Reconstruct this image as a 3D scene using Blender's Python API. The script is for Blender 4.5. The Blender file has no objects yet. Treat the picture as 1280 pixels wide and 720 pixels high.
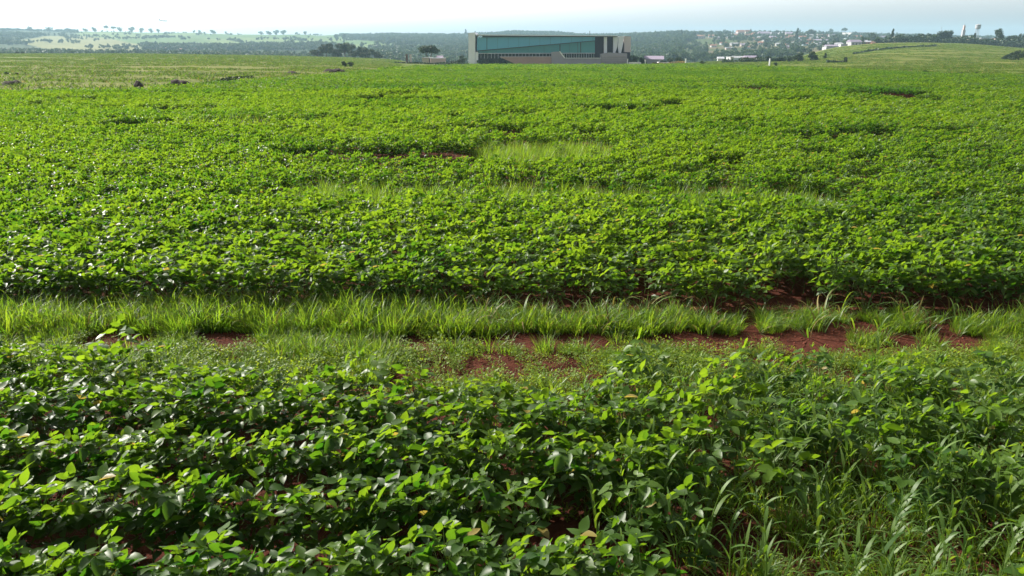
import bpy, math, random
import numpy as np
from mathutils import Vector, Matrix

R = math.radians
rng = np.random.default_rng(7)
random.seed(7)
scn = bpy.context.scene
C = scn.collection

# ------------------------------------------------------------------ camera, sky, sun, exposure
PITCH = R(18.62); FPX = 914.0; CAMZ = 3.0
cp, sp = math.cos(PITCH), math.sin(PITCH)
cam_d = bpy.data.cameras.new('camera'); cam = bpy.data.objects.new('camera', cam_d); C.objects.link(cam)
cam.location = (0, 0, CAMZ); cam.rotation_euler = (R(90) - PITCH, 0, 0)
cam_d.sensor_width = 36; cam_d.lens = 36 * FPX / 1280; cam_d.clip_end = 20000; cam_d.clip_start = 0.05
scn.camera = cam

SUN_AZ, SUN_EL = R(-58), R(38)      # azimuth from +Y, negative to the left
world = bpy.data.worlds.new('World'); scn.world = world; world.use_nodes = True
wn = world.node_tree; bgn = wn.nodes['Background']
sky = wn.nodes.new('ShaderNodeTexSky'); sky.sky_type = 'NISHITA'; sky.sun_disc = False
sky.sun_elevation = SUN_EL; sky.sun_rotation = SUN_AZ
sky.altitude = 400; sky.air_density = 1.0; sky.dust_density = 7.0; sky.ozone_density = 1.0
hs = wn.nodes.new('ShaderNodeHueSaturation'); hs.inputs['Saturation'].default_value = .16; hs.inputs['Value'].default_value = 1.2   # thin white overcast
wn.links.new(sky.outputs[0], hs.inputs['Color']); 
tcw = wn.nodes.new('ShaderNodeTexCoord'); sxw = wn.nodes.new('ShaderNodeSeparateXYZ'); wn.links.new(tcw.outputs['Generated'], sxw.inputs[0])
mrw = wn.nodes.new('ShaderNodeMapRange'); mrw.inputs[1].default_value = 0.0; mrw.inputs[2].default_value = .22; mrw.inputs[3].default_value = 3.5; mrw.inputs[4].default_value = .60; mrw.interpolation_type = 'SMOOTHSTEP'
wn.links.new(sxw.outputs['Z'], mrw.inputs[0])      # the haze layer lies bright along the horizon
vmw = wn.nodes.new('ShaderNodeVectorMath'); vmw.operation = 'SCALE'; wn.links.new(hs.outputs[0], vmw.inputs[0]); wn.links.new(mrw.outputs[0], vmw.inputs['Scale'])
wn.links.new(vmw.outputs[0], bgn.inputs[0]); bgn.inputs[1].default_value = 0.095
sl = bpy.data.lights.new('sun', 'SUN'); sl.energy = 5.0; sl.angle = R(0.5); sl.color = (1.0, 0.94, 0.84)
sun = bpy.data.objects.new('sun', sl); C.objects.link(sun)
sdir = Vector((math.sin(SUN_AZ) * math.cos(SUN_EL), math.cos(SUN_AZ) * math.cos(SUN_EL), math.sin(SUN_EL)))
sun.rotation_euler = sdir.to_track_quat('Z', 'Y').to_euler(); sun.location = (-40, 40, 60)
scn.view_settings.view_transform = 'Standard'; scn.view_settings.look = 'None'
scn.view_settings.exposure = 0.92; scn.view_settings.gamma = 1.0
scn.render.engine = 'CYCLES'
scn.cycles.max_bounces = 8; scn.cycles.transmission_bounces = 4; scn.cycles.diffuse_bounces = 3
scn.cycles.volume_bounces = 1; scn.cycles.transparent_max_bounces = 8

# ------------------------------------------------------------------ picture <-> world
def P(px, py, Y):
    """the world point at forward distance Y that the photograph shows at px, py"""
    v = (360.0 - py) / FPX
    dz = Y * (v * cp - sp) / (cp + v * sp)
    return Vector(((px - 640.0) / FPX * (Y * cp - dz * sp), Y, CAMZ + dz))
def zat(py, Y):
    v = (360.0 - py) / FPX
    return CAMZ + Y * (v * cp - sp) / (cp + v * sp)
def project(X, Y, Z):
    dz = Z - CAMZ
    dep = np.maximum(Y * cp - dz * sp, 1e-3)
    return 640 + FPX * X / dep, 360 - FPX * (Y * sp + dz * cp) / dep

# ------------------------------------------------------------------ noise in numpy
_g = np.random.default_rng(11).random((256, 256))
def vnoise(x, y):
    xi = np.floor(x).astype(int); yi = np.floor(y).astype(int)
    fx = x - xi; fy = y - yi; fx = fx * fx * (3 - 2 * fx); fy = fy * fy * (3 - 2 * fy)
    a = _g[xi & 255, yi & 255]; b = _g[(xi + 1) & 255, yi & 255]; c = _g[xi & 255, (yi + 1) & 255]; d = _g[(xi + 1) & 255, (yi + 1) & 255]
    return (a * (1 - fx) + b * fx) * (1 - fy) + (c * (1 - fx) + d * fx) * fy
def fbm(x, y, o=3):
    s = 0; a = 0.5; t = 0
    for k in range(o):
        s = s + a * vnoise(x * 2 ** k + 17 * k, y * 2 ** k + 5 * k); t += a; a *= .5
    return s / t

# ------------------------------------------------------------------ terrain
D = [25, 60, 120, 200, 260, 330, 420, 500, 600, 800, 1000, 1300, 1700, 2200, 3000]
T = {
    -300: [0, 109, 86, 75, 71, 68.5, 67, 69, 75, 70, 62, 53, 43, 38, 46],
    0:    [0, 109, 86, 75, 71, 68.5, 67, 69, 75, 70, 62, 53, 43, 37, 46],
    160:  [0, 109, 86, 75.5, 71, 68.5, 66.7, 69, 76, 71, 66, 58, 48, 39.5, 46],
    320:  [0, 108, 87, 76, 72, 70, 68.7, 71, 78, 73, 66, 58, 50, 43, 47],
    480:  [0, 108, 90, 82, 78.5, 75.5, 73, 75, 85, 76, 70, 59, 51, 45, 48],
    560:  [0, 108, 91, 84, 81, 81, 84, 87, 90, 80, 70, 60, 51, 46, 48],
    600:  [0, 108, 91, 84.3, 81, 81, 84, 88, 90, 80, 71, 61, 52, 45, 48],
    640:  [0, 108, 91, 84.5, 81, 81, 84, 88, 90, 81, 72, 62, 52, 40.5, 48],
    700:  [0, 108, 91, 84.5, 81, 81, 84, 88, 90, 80, 71, 60, 51, 42, 48],
    740:  [0, 108, 91, 84.5, 81, 81, 84, 88, 88, 78, 69, 58, 50, 47, 48],
    800:  [0, 108, 91, 84.5, 81, 81, 83, 86, 86, 76, 66, 53, 45.5, 46, 48],
    880:  [0, 108, 91, 84.5, 81, 78.5, 77, 77, 78, 69, 58, 46, 42, 44, 48],
    960:  [0, 108, 91, 84.5, 80, 76.5, 75, 76, 76, 66, 57, 47, 42, 44, 48],
    1000: [0, 108, 91, 84, 79, 75.5, 74, 73, 72, 65, 56, 47, 42, 44, 48],
    1040: [0, 108, 91, 83.5, 77.5, 72, 64, 59, 59, 61, 56, 48, 43, 45, 48],
    1100: [0, 108, 91, 83, 76, 67, 57.5, 53.2, 54, 58, 54, 49, 45, 45, 48],
    1160: [0, 108, 90.5, 82, 75, 66, 57, 52.7, 54, 58, 54, 50, 47, 46, 48],
    1220: [0, 108, 90, 81, 74.5, 67, 58, 54.5, 56, 59, 55, 51, 48, 47, 48],
    1280: [0, 108, 90, 80, 74.5, 69, 62, 60, 61, 62, 57, 52, 50, 48, 48],
    1600: [0, 108, 90, 80, 74.5, 70, 66, 63, 62, 62, 57, 53, 51, 48, 48],
}
_px = np.array(sorted(T)); _ld = np.log(np.array([8.0] + D + [6000.0]))
_zt = np.array([[0.0, 0.0] + [zat(T[p][i], D[i]) for i in range(1, len(D))] + [-10.0] for p in _px])
_fpx = np.arange(-300, 1601, 10.0); _fld = np.linspace(_ld[0], _ld[-1], 260)
_tmp = np.array([np.interp(_fld, _ld, row) for row in _zt])
_ft = np.array([np.interp(_fpx, _px, _tmp[:, j]) for j in range(_tmp.shape[1])]).T
_k = np.exp(-np.linspace(-1.6, 1.6, 7) ** 2); _k /= _k.sum()
_pad = np.pad(_ft, 3, mode='edge')
_ft = np.array([np.convolve(r, _k, 'valid') for r in _pad]); _ft = np.array([np.convolve(c_, _k, 'valid') for c_ in _ft.T]).T
def ground(X, Y):
    X = np.asarray(X, float); Y = np.asarray(Y, float)
    Ys = np.maximum(Y, 8.0)
    px = np.clip(640 + FPX * X / (np.maximum(Y, 20) * cp), -299, 1599)
    a = (px + 300) / 10; b = (np.log(np.minimum(Ys, 5990)) - _fld[0]) / (_fld[1] - _fld[0])
    ai = np.clip(a.astype(int), 0, len(_fpx) - 2); bi = np.clip(b.astype(int), 0, len(_fld) - 2)
    fa = a - ai; fb = b - bi
    z = (_ft[ai, bi] * (1 - fa) + _ft[ai + 1, bi] * fa) * (1 - fb) + (_ft[ai, bi + 1] * (1 - fa) + _ft[ai + 1, bi + 1] * fa) * fb
    w = np.clip((Y - 9) / 16, 0, 1)
    z = z * w
    z = z + (fbm(X * .25, Y * .25) - .5) * .10 + (fbm(X * 2.1 + 9, Y * 2.1) - .5) * .05 * (Y < 60)
    z = z + (fbm(X * .012 + 3, Y * .012) - .5) * np.clip((Y - 600) / 600, 0, 1) * 7
    return z
def G(x, y): return float(ground(np.array([x]), np.array([y]))[0])

EDGE = np.array([(-400, 122), (0, 117), (90, 114), (160, 115), (200, 112), (310, 102), (430, 93), (520, 84), (590, 82), (800, 82), (860, 80.5), (930, 83), (1000, 86), (1100, 91), (1280, 96), (1700, 100)], float)
def crop_mask(X, Y):
    """True where the soybean field lies"""
    px, py = project(X, Y, ground(X, Y) + .25)
    e = np.interp(px, EDGE[:, 0], EDGE[:, 1])
    return (py > e + (fbm(X * .12, Y * .05) - .5) * 5 * np.clip(np.abs(px - 700) / 200 - .5, 0, 1)) & (Y < 262)
def in_poly(px, py, poly):
    inside = np.zeros(px.shape, bool); n = len(poly)
    for i in range(n):
        x1, y1 = poly[i]; x2, y2 = poly[(i + 1) % n]
        c = ((y1 > py) != (y2 > py)) & (px < (x2 - x1) * (py - y1) / ((y2 - y1) if y2 != y1 else 1e-9) + x1)
        inside ^= c
    return inside
FIELD_TAN = [(20, 52), (55, 45), (100, 44), (140, 49), (176, 54), (178, 66), (88, 68), (55, 61)]
FIELD_GREEN = [(100, 36), (205, 34), (330, 36), (412, 40), (440, 50), (560, 57), (560, 61), (450, 61), (400, 54), (250, 57), (172, 55), (140, 48.8), (96, 44)]
RED_BANK = [(866, 43), (877, 44), (894, 50), (885, 57), (878, 57)]
TOWN = [(895, 34), (1300, 34), (1300, 64), (1000, 66), (880, 74), (850, 74), (850, 60)]
def far_py(X, Y):
    return project(X, Y, ground(X, Y))

def prop(o, **k):
    for a, b in k.items():
        if b is not None: o[a] = b
    return o
def mk_mesh(name, V, F, mat=None, tint=None, smooth=True):
    me = bpy.data.meshes.new(name)
    me.from_pydata([tuple(map(float, v)) for v in V], [], F)
    if tint is not None:
        at = me.attributes.new('tint', 'FLOAT', 'POINT'); at.data.foreach_set('value', np.asarray(tint, np.float32))
    if smooth: me.polygons.foreach_set('use_smooth', [True] * len(me.polygons))
    if mat is not None: me.materials.append(mat)
    me.update(); return me
def link(name, me, parent=None, loc=None):
    o = bpy.data.objects.new(name, me); C.objects.link(o)
    if parent is not None: o.parent = parent
    if loc is not None: o.location = loc
    return o

# ------------------------------------------------------------------ materials
def new_mat(name):
    m = bpy.data.materials.new(name); m.use_nodes = True
    return m, m.node_tree, m.node_tree.nodes, m.node_tree.links, m.node_tree.nodes['Principled BSDF']
def plain(name, col, rough=.7, var=.12, scale=1.5, metal=0.0, spec=.3):
    m, t, n, l, b = new_mat(name)
    tc = n.new('ShaderNodeTexCoord'); no = n.new('ShaderNodeTexNoise'); no.inputs['Scale'].default_value = scale; no.inputs['Detail'].default_value = 5
    l.new(tc.outputs['Object'], no.inputs['Vector'])
    mx = n.new('ShaderNodeMix'); mx.data_type = 'RGBA'
    mx.inputs[6].default_value = (*[c * (1 - var) for c in col], 1); mx.inputs[7].default_value = (*[min(1, c * (1 + var)) for c in col], 1)
    l.new(no.outputs['Fac'], mx.inputs[0]); l.new(mx.outputs[2], b.inputs['Base Color'])
    b.inputs['Roughness'].default_value = rough; b.inputs['Metallic'].default_value = metal; b.inputs['Specular IOR Level'].default_value = spec
    return m
def leaf_mat(name, dark, light, tr_dark, tr_light, rough=.4, mix=.45, spec=.5, wilt=None):
    m, t, n, l, b = new_mat(name)
    at = n.new('ShaderNodeAttribute'); at.attribute_name = 'tint'
    oi = n.new('ShaderNodeObjectInfo')
    ma = n.new('ShaderNodeMath'); ma.operation = 'MULTIPLY_ADD'; l.new(oi.outputs['Random'], ma.inputs[0]); ma.inputs[1].default_value = .45; l.new(at.outputs['Fac'], ma.inputs[2])
    gp = n.new('ShaderNodeNewGeometry'); pn = n.new('ShaderNodeTexNoise'); pn.inputs['Scale'].default_value = .16; pn.inputs['Detail'].default_value = 4
    mpn = n.new('ShaderNodeMapping'); mpn.inputs['Scale'].default_value = (.45, 1, 0); l.new(gp.outputs['Position'], mpn.inputs[0]); l.new(mpn.outputs[0], pn.inputs['Vector'])
    mf_ = n.new('ShaderNodeMath'); mf_.operation = 'MULTIPLY_ADD'; l.new(pn.outputs['Fac'], mf_.inputs[0]); mf_.inputs[1].default_value = 1.5; l.new(ma.outputs[0], mf_.inputs[2]); 
    ms_ = n.new('ShaderNodeMath'); ms_.operation = 'SUBTRACT'; l.new(mf_.outputs[0], ms_.inputs[0]); ms_.inputs[1].default_value = .75; ma = ms_
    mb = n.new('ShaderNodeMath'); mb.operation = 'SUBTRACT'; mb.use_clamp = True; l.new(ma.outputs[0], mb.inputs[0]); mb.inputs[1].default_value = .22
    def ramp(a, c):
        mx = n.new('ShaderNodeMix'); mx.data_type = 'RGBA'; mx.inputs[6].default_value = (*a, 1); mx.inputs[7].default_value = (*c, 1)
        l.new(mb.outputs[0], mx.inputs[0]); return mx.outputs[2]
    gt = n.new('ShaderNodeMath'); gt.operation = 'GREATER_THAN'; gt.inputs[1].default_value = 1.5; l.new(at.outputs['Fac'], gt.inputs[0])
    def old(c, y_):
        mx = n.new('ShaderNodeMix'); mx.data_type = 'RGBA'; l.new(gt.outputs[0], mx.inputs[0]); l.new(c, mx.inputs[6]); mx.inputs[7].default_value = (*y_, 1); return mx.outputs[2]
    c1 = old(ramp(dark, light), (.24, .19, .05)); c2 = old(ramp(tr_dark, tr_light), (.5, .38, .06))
    l.new(c1, b.inputs['Base Color']); b.inputs['Roughness'].default_value = rough; b.inputs['Specular IOR Level'].default_value = spec
    tl = n.new('ShaderNodeBsdfTranslucent'); l.new(c2, tl.inputs['Color'])
    ms = n.new('ShaderNodeMixShader'); ms.inputs[0].default_value = mix
    l.new(b.outputs[0], ms.inputs[1]); l.new(tl.outputs[0], ms.inputs[2]); l.new(ms.outputs[0], n['Material Output'].inputs['Surface'])
    return m
M = {}
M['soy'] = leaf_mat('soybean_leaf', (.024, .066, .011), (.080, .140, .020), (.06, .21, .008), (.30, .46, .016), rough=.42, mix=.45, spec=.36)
M['soy_far'] = leaf_mat('soybean_leaf_far', (.026, .070, .012), (.070, .120, .018), (.07, .20, .010), (.23, .35, .018), rough=.55, mix=.42, spec=.25)
M['stem'] = leaf_mat('green_stem', (.05, .10, .02), (.09, .15, .03), (.10, .2, .02), (.2, .3, .03), rough=.55, mix=.15, spec=.3)
M['grass'] = leaf_mat('grass_blade', (.055, .13, .014), (.12, .20, .028), (.18, .38, .014), (.42, .56, .028), rough=.42, mix=.5, spec=.45)
M['weedgrass'] = leaf_mat('weed_grass_blade', (.04, .10, .014), (.11, .18, .035), (.14, .31, .015), (.34, .47, .03), rough=.50, mix=.42, spec=.55)
M['weed'] = leaf_mat('small_weed_leaf', (.08, .16, .015), (.15, .22, .03), (.26, .42, .015), (.50, .58, .03), rough=.5, mix=.45, spec=.35)
M['dry'] = leaf_mat('dry_blade', (.12, .10, .03), (.30, .24, .09), (.2, .16, .03), (.4, .3, .08), rough=.6, mix=.35, spec=.3)
M['pasture'] = leaf_mat('pasture_blade', (.045, .09, .015), (.11, .145, .03), (.10, .21, .012), (.20, .30, .02), rough=.75, mix=.4, spec=.08)
M['tree'] = leaf_mat('tree_leaf', (.018, .045, .012), (.05, .085, .02), (.03, .08, .01), (.09, .15, .02), rough=.5, mix=.25, spec=.3)
M['darktree'] = leaf_mat('dark_tree_leaf', (.012, .030, .010), (.032, .060, .018), (.02, .05, .008), (.05, .09, .015), rough=.5, mix=.2, spec=.3)
M['bark'] = plain('bark', (.10, .075, .055), .9, .3, 3)

def terrain_mat():
    m, t, n, l, b = new_mat('terrain')
    at = n.new('ShaderNodeAttribute'); at.attribute_name = 'cover'
    geo = n.new('ShaderNodeNewGeometry')
    def noise(s, d=6, vec=None, r=.55):
        no = n.new('ShaderNodeTexNoise'); no.inputs['Scale'].default_value = s; no.inputs['Detail'].default_value = d; no.inputs['Roughness'].default_value = r
        l.new(vec or geo.outputs['Position'], no.inputs['Vector']); return no.outputs['Fac']
    n1 = noise(9, 8, r=.7); n2 = noise(.9, 5)
    r1 = n.new('ShaderNodeValToRGB'); r1.color_ramp.elements[0].position = .3; r1.color_ramp.elements[1].position = .72
    r1.color_ramp.elements[0].color = (.45, .45, .45, 1); r1.color_ramp.elements[1].color = (1.45, 1.4, 1.35, 1); l.new(n1, r1.inputs[0])
    # long streaks that lie across the pasture
    mp = n.new('ShaderNodeMapping'); mp.inputs['Scale'].default_value = (.02, .11, .1); l.new(geo.outputs['Position'], mp.inputs[0])
    n3 = noise(1.0, 6, mp.outputs[0], .65)
    r3 = n.new('ShaderNodeValToRGB'); r3.color_ramp.elements[0].position = .3; r3.color_ramp.elements[1].position = .7
    r3.color_ramp.elements[0].color = (.66, .74, .62, 1); r3.color_ramp.elements[1].color = (1.25, 1.12, 1.15, 1); l.new(n3, r3.inputs[0])
    def mul(a, c):
        mx = n.new('ShaderNodeMix'); mx.data_type = 'RGBA'; mx.blend_type = 'MULTIPLY'; mx.inputs[0].default_value = 1
        l.new(a, mx.inputs[6]); l.new(c, mx.inputs[7]); return mx.outputs[2]
    sep = n.new('ShaderNodeAttribute'); sep.attribute_name = 'streak'
    mx = n.new('ShaderNodeMix'); mx.data_type = 'RGBA'; l.new(sep.outputs['Fac'], mx.inputs[0]); l.new(r1.outputs[0], mx.inputs[6]); l.new(r3.outputs[0], mx.inputs[7])
    l.new(mul(at.outputs['Color'], mx.outputs[2]), b.inputs['Base Color'])
    b.inputs['Roughness'].default_value = .95; b.inputs['Specular IOR Level'].default_value = .1
    bp = n.new('ShaderNodeBump'); bp.inputs['Strength'].default_value = .9; bp.inputs['Distance'].default_value = .05; l.new(n1, bp.inputs['Height']); l.new(bp.outputs[0], b.inputs['Normal'])
    return m

# ------------------------------------------------------------------ ground sheet
def build_ground():
    Ys = np.concatenate([np.linspace(-25, 1, 18), np.arange(1.15, 12, .12), np.geomspace(12, 3300, 460), [3800, 4500]])
    U = np.concatenate([[-2.6, -2.2, -1.9, -1.6, -1.35, -1.2], np.linspace(-1.05, 1.05, 360), [1.2, 1.35, 1.6, 1.9, 2.2, 2.6]])
    YY, UU = np.meshgrid(Ys, U, indexing='ij'); XX = UU * (np.maximum(YY, 0) + 8)
    ZZ = ground(XX, YY)
    nr, nc = YY.shape
    idx = np.arange(nr * nc).reshape(nr, nc)
    F = np.stack([idx[:-1, :-1], idx[:-1, 1:], idx[1:, 1:], idx[1:, :-1]], -1).reshape(-1, 4)
    me = bpy.data.meshes.new('ground')
    me.vertices.add(nr * nc); me.vertices.foreach_set('co', np.stack([XX, YY, ZZ], -1).reshape(-1).astype(np.float32))
    me.loops.add(F.size); me.loops.foreach_set('vertex_index', F.reshape(-1).astype(np.int32))
    me.polygons.add(len(F)); me.polygons.foreach_set('loop_start', np.arange(0, F.size, 4, dtype=np.int32)); me.polygons.foreach_set('loop_total', np.full(len(F), 4, np.int32))
    me.update(calc_edges=True); me.validate()
    me.polygons.foreach_set('use_smooth', [True] * len(F))
    x, y = XX.reshape(-1), YY.reshape(-1)
    px, py = project(x, y, ZZ.reshape(-1))
    col = np.tile(np.array([.078, .025, .016]), (len(x), 1))                       # red soil
    crop = crop_mask(x, y)
    nn = fbm(x * .013, y * .013)[:, None]; n2 = fbm(x * .03 + 40, y * .008)[:, None]
    past = np.array([.100, .138, .020]) * (1 - nn) + np.array([.135, .142, .032]) * nn
    past = np.where(n2 > .56, past * np.array([.86, .98, .8]), past)
    farcrop = np.array([.055, .105, .016])
    col = np.where(((y > 60) & crop)[:, None], farcrop, col)
    notcrop = (~crop) & (y > 30)
    col = np.where(notcrop[:, None], past, col)
    far = y > 590
    forest = np.array([.030, .055, .018])
    col = np.where(far[:, None], forest, col)
    a = far & in_poly(px, py, FIELD_TAN) & (y < 2600); col[a] = (.19, .20, .085)
    a = far & in_poly(px, py, FIELD_GREEN); strip = (fbm(x[a] * .004, y[a] * .003) > .5)[:, None]
    col[a] = np.where(strip, (.085, .150, .045), (.13, .19, .065))
    a = far & in_poly(px, py, RED_BANK); col[a] = (.32, .13, .08)
    a = far & in_poly(px, py, TOWN); col[a] = np.where((fbm(x[a] * .02, y[a] * .02) > .5)[:, None], (.06, .085, .03), (.12, .105, .06))
    tone = np.ones(len(x))
    ca = me.attributes.new('cover', 'FLOAT_COLOR', 'POINT')
    ca.data.foreach_set('color', np.concatenate([col, tone[:, None]], 1).astype(np.float32).reshape(-1))
    sa = me.attributes.new('streak', 'FLOAT', 'POINT'); sa.data.foreach_set('value', (y > 45).astype(np.float32))
    me.materials.append(terrain_mat())
    o = link('ground', me); o['kind'] = 'structure'
build_ground()

# ------------------------------------------------------------------ haze: one closed box of even thin air
def haze():
    x, y0, y1, z0, z1 = 13000, -60, 5200, -40, 92
    V = [(-x, y0, z0), (x, y0, z0), (x, y1, z0), (-x, y1, z0), (-x, y0, z1), (x, y0, z1), (x, y1, z1), (-x, y1, z1)]
    F = [(3, 2, 1, 0), (4, 5, 6, 7), (0, 1, 5, 4), (1, 2, 6, 5), (2, 3, 7, 6), (3, 0, 4, 7)]
    m = bpy.data.materials.new('haze'); m.use_nodes = True; n = m.node_tree.nodes; n.remove(n['Principled BSDF'])
    v = n.new('ShaderNodeVolumePrincipled'); v.inputs['Color'].default_value = (.52, .79, 1.0, 1); v.inputs['Density'].default_value = HAZE
    v.inputs['Anisotropy'].default_value = .1
    m.node_tree.links.new(v.outputs[0], n['Material Output'].inputs['Volume'])
    o = link('haze', mk_mesh('haze', V, F, m, smooth=False)); o['kind'] = 'stuff'
    o['label'] = 'thin bluish haze over the distant hills'
HAZE = .00020
haze()

# ------------------------------------------------------------------ leaf and blade geometry
class Geo:
    def __init__(s): s.V = []; s.F = []; s.T = []; s.n = 0
    def add(s, v, f, t):
        s.V.append(v); s.F += [tuple(int(i) + s.n for i in q) for q in f]; s.T.append(np.full(len(v), t, np.float32)); s.n += len(v)
    def mesh(s, name, mat, smooth=True): return mk_mesh(name, np.concatenate(s.V), s.F, mat, np.concatenate(s.T), smooth)
def unit(v): v = np.asarray(v, float); return v / (np.linalg.norm(v) + 1e-9)
def basis(d, nrm):
    d = unit(d); s = unit(np.cross(d, nrm)); return d, s, unit(np.cross(s, d))
def dirv(az, el): return np.array([math.cos(az) * math.cos(el), math.sin(az) * math.cos(el), math.sin(el)])
SD = np.array(sdir)
SOYW = [(0, .10), (.16, .78), (.38, 1.0), (.66, .76), (.88, .30), (1.0, .02)]
def leaflet(g, base, d, nrm, L, W, fold, droop, tint, prof=SOYW):
    d, s, u = basis(d, nrm); V = []; n = len(prof)
    for t, w in prof:
        c = base + d * (L * t) * (1 - .12 * droop * t) - u * (droop * L * t * t * .5)
        wv = W * .5 * w
        wob = random.uniform(-.05, .05) * W
        V += [c + s * wv + u * (fold * wv + wob), c, c - s * wv + u * (fold * wv - wob)]
    F = []
    for i in range(n - 1):
        a = i * 3; F += [(a, a + 1, a + 4, a + 3), (a + 1, a + 2, a + 5, a + 4)]
    g.add(np.array(V), F, tint)
def blade(g, base, az, el, L, W, bend, tint, seg=5, twist=0.):
    V = []; p = np.array(base, float); e = el; step = L / seg
    side = np.array([-math.sin(az + twist), math.cos(az + twist), 0])
    for i in range(seg + 1):
        t = i / seg; w = W * .5 * (1 - t ** 1.8) * (.55 + .45 * min(1, t * 4)) + .0004
        V += [p + side * w, p - side * w]
        p = p + dirv(az, e) * step; e -= bend / seg * (.5 + t)
    g.add(np.array(V), [(2 * i, 2 * i + 1, 2 * i + 3, 2 * i + 2) for i in range(seg)], tint)
def tube(g, a, b, r0, r1, tint, k=4, mid=None):
    pts = [np.asarray(a, float)] + ([np.asarray(mid, float)] if mid is not None else []) + [np.asarray(b, float)]
    V = []; n = len(pts)
    for i, p in enumerate(pts):
        d = unit(pts[min(i + 1, n - 1)] - pts[max(i - 1, 0)]); s = unit(np.cross(d, (0.3, .9, .31))); u = np.cross(s, d)
        r = r0 + (r1 - r0) * i / (n - 1)
        V += [p + (s * math.cos(2 * math.pi * j / k) + u * math.sin(2 * math.pi * j / k)) * r for j in range(k)]
    F = [(i * k + j, i * k + (j + 1) % k, (i + 1) * k + (j + 1) % k, (i + 1) * k + j) for i in range(n - 1) for j in range(k)]
    g.add(np.array(V), F, tint)

def soy_plant(h, ntri, rad, leafL=.090):
    """stem mesh and foliage mesh of one bushy soybean plant"""
    S = Geo(); L = Geo(); U = random.uniform
    top = np.array([U(-.04, .04), U(-.04, .04), h * .82])
    tube(S, (0, 0, -.04), top, .005, .0025, .5, 5, mid=(U(-.02, .02), U(-.02, .02), h * .4))
    az = U(0, 6.28)
    for i in range(ntri):
        f = (i + .5) / ntri
        hz = h * (.16 + .66 * f)
        az += 2.4 + U(-.5, .5)
        node = top * (hz / top[2]) * .95 + np.array([0, 0, 0]); node[2] = hz
        rr = rad * (1.0 - .45 * f) * U(.65, 1.15)
        pet_el = R(U(25, 60) if f < .7 else U(50, 78))
        plen = rr / math.cos(min(pet_el, R(60)))
        plen = min(plen, .26)
        tip = node + dirv(az, pet_el) * plen
        tip[2] = min(tip[2], h * U(.94, 1.12))
        tube(S, node, tip, .0022, .0013, .6, 3, mid=node + (tip - node) * .5 - np.array([0, 0, .012]))
        young = f > .86
        sz = leafL * U(.82, 1.15) * (.62 if young else 1) * (.8 if f < .15 else 1)
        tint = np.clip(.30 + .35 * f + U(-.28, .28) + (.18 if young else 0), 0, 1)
        el = R(U(-25, 20) if f < .4 else U(-12, 50)) if not young else R(U(10, 60))
        tilt = np.array([U(-.45, .45), U(-.45, .45), 1.0])
        dd = dirv(az, el); sunny = U(0, 1) < (.80 if f > .4 else .45)
        for k, da in enumerate((0, R(U(62, 88)), -R(U(62, 88)))):
            d = dirv(az + da, el + R(U(-16, 16)))
            b0 = tip + dd * (.020 if k == 0 else .002)
            nn = unit(tilt + np.array([U(-.3, .3), U(-.3, .3), 0]))
            if sunny:
                nn = unit(np.array([-.42, .72, .38]) + np.array([U(-.5, .5), U(-.4, .4), U(-.3, .3)])) if U(0, 1) < .50 else unit(np.array([0, 0, 1]) + SD * .25 + np.array([U(-.4, .4), U(-.4, .4), 0]))
                d = d - nn * float(np.dot(d, nn)) * .85
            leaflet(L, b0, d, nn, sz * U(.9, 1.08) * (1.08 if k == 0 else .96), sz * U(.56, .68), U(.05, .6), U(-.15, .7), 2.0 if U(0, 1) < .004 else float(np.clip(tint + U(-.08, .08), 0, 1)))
    return S, L

SOY = []        # (stem mesh, foliage mesh)
for i in range(14):
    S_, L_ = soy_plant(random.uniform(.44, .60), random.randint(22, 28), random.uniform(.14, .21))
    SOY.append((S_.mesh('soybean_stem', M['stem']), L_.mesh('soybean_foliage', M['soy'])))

def joined(name, pairs):
    """one mesh from several Geo with their materials"""
    V = []; F = []; T = []; mi = []; n = 0; mats = []
    for g, m in pairs:
        v = np.concatenate(g.V); V.append(v); F += [tuple(i + n for i in q) for q in g.F]; T.append(np.concatenate(g.T)); mi += [len(mats)] * len(g.F); mats.append(m); n += len(v)
    me = mk_mesh(name, np.concatenate(V), F, None, np.concatenate(T))
    for m in mats: me.materials.append(m)
    me.polygons.foreach_set('material_index', mi); return me

def mesh_to_joined(i):
    s, l = SOY[i]
    ob = []
    return s, l

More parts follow.
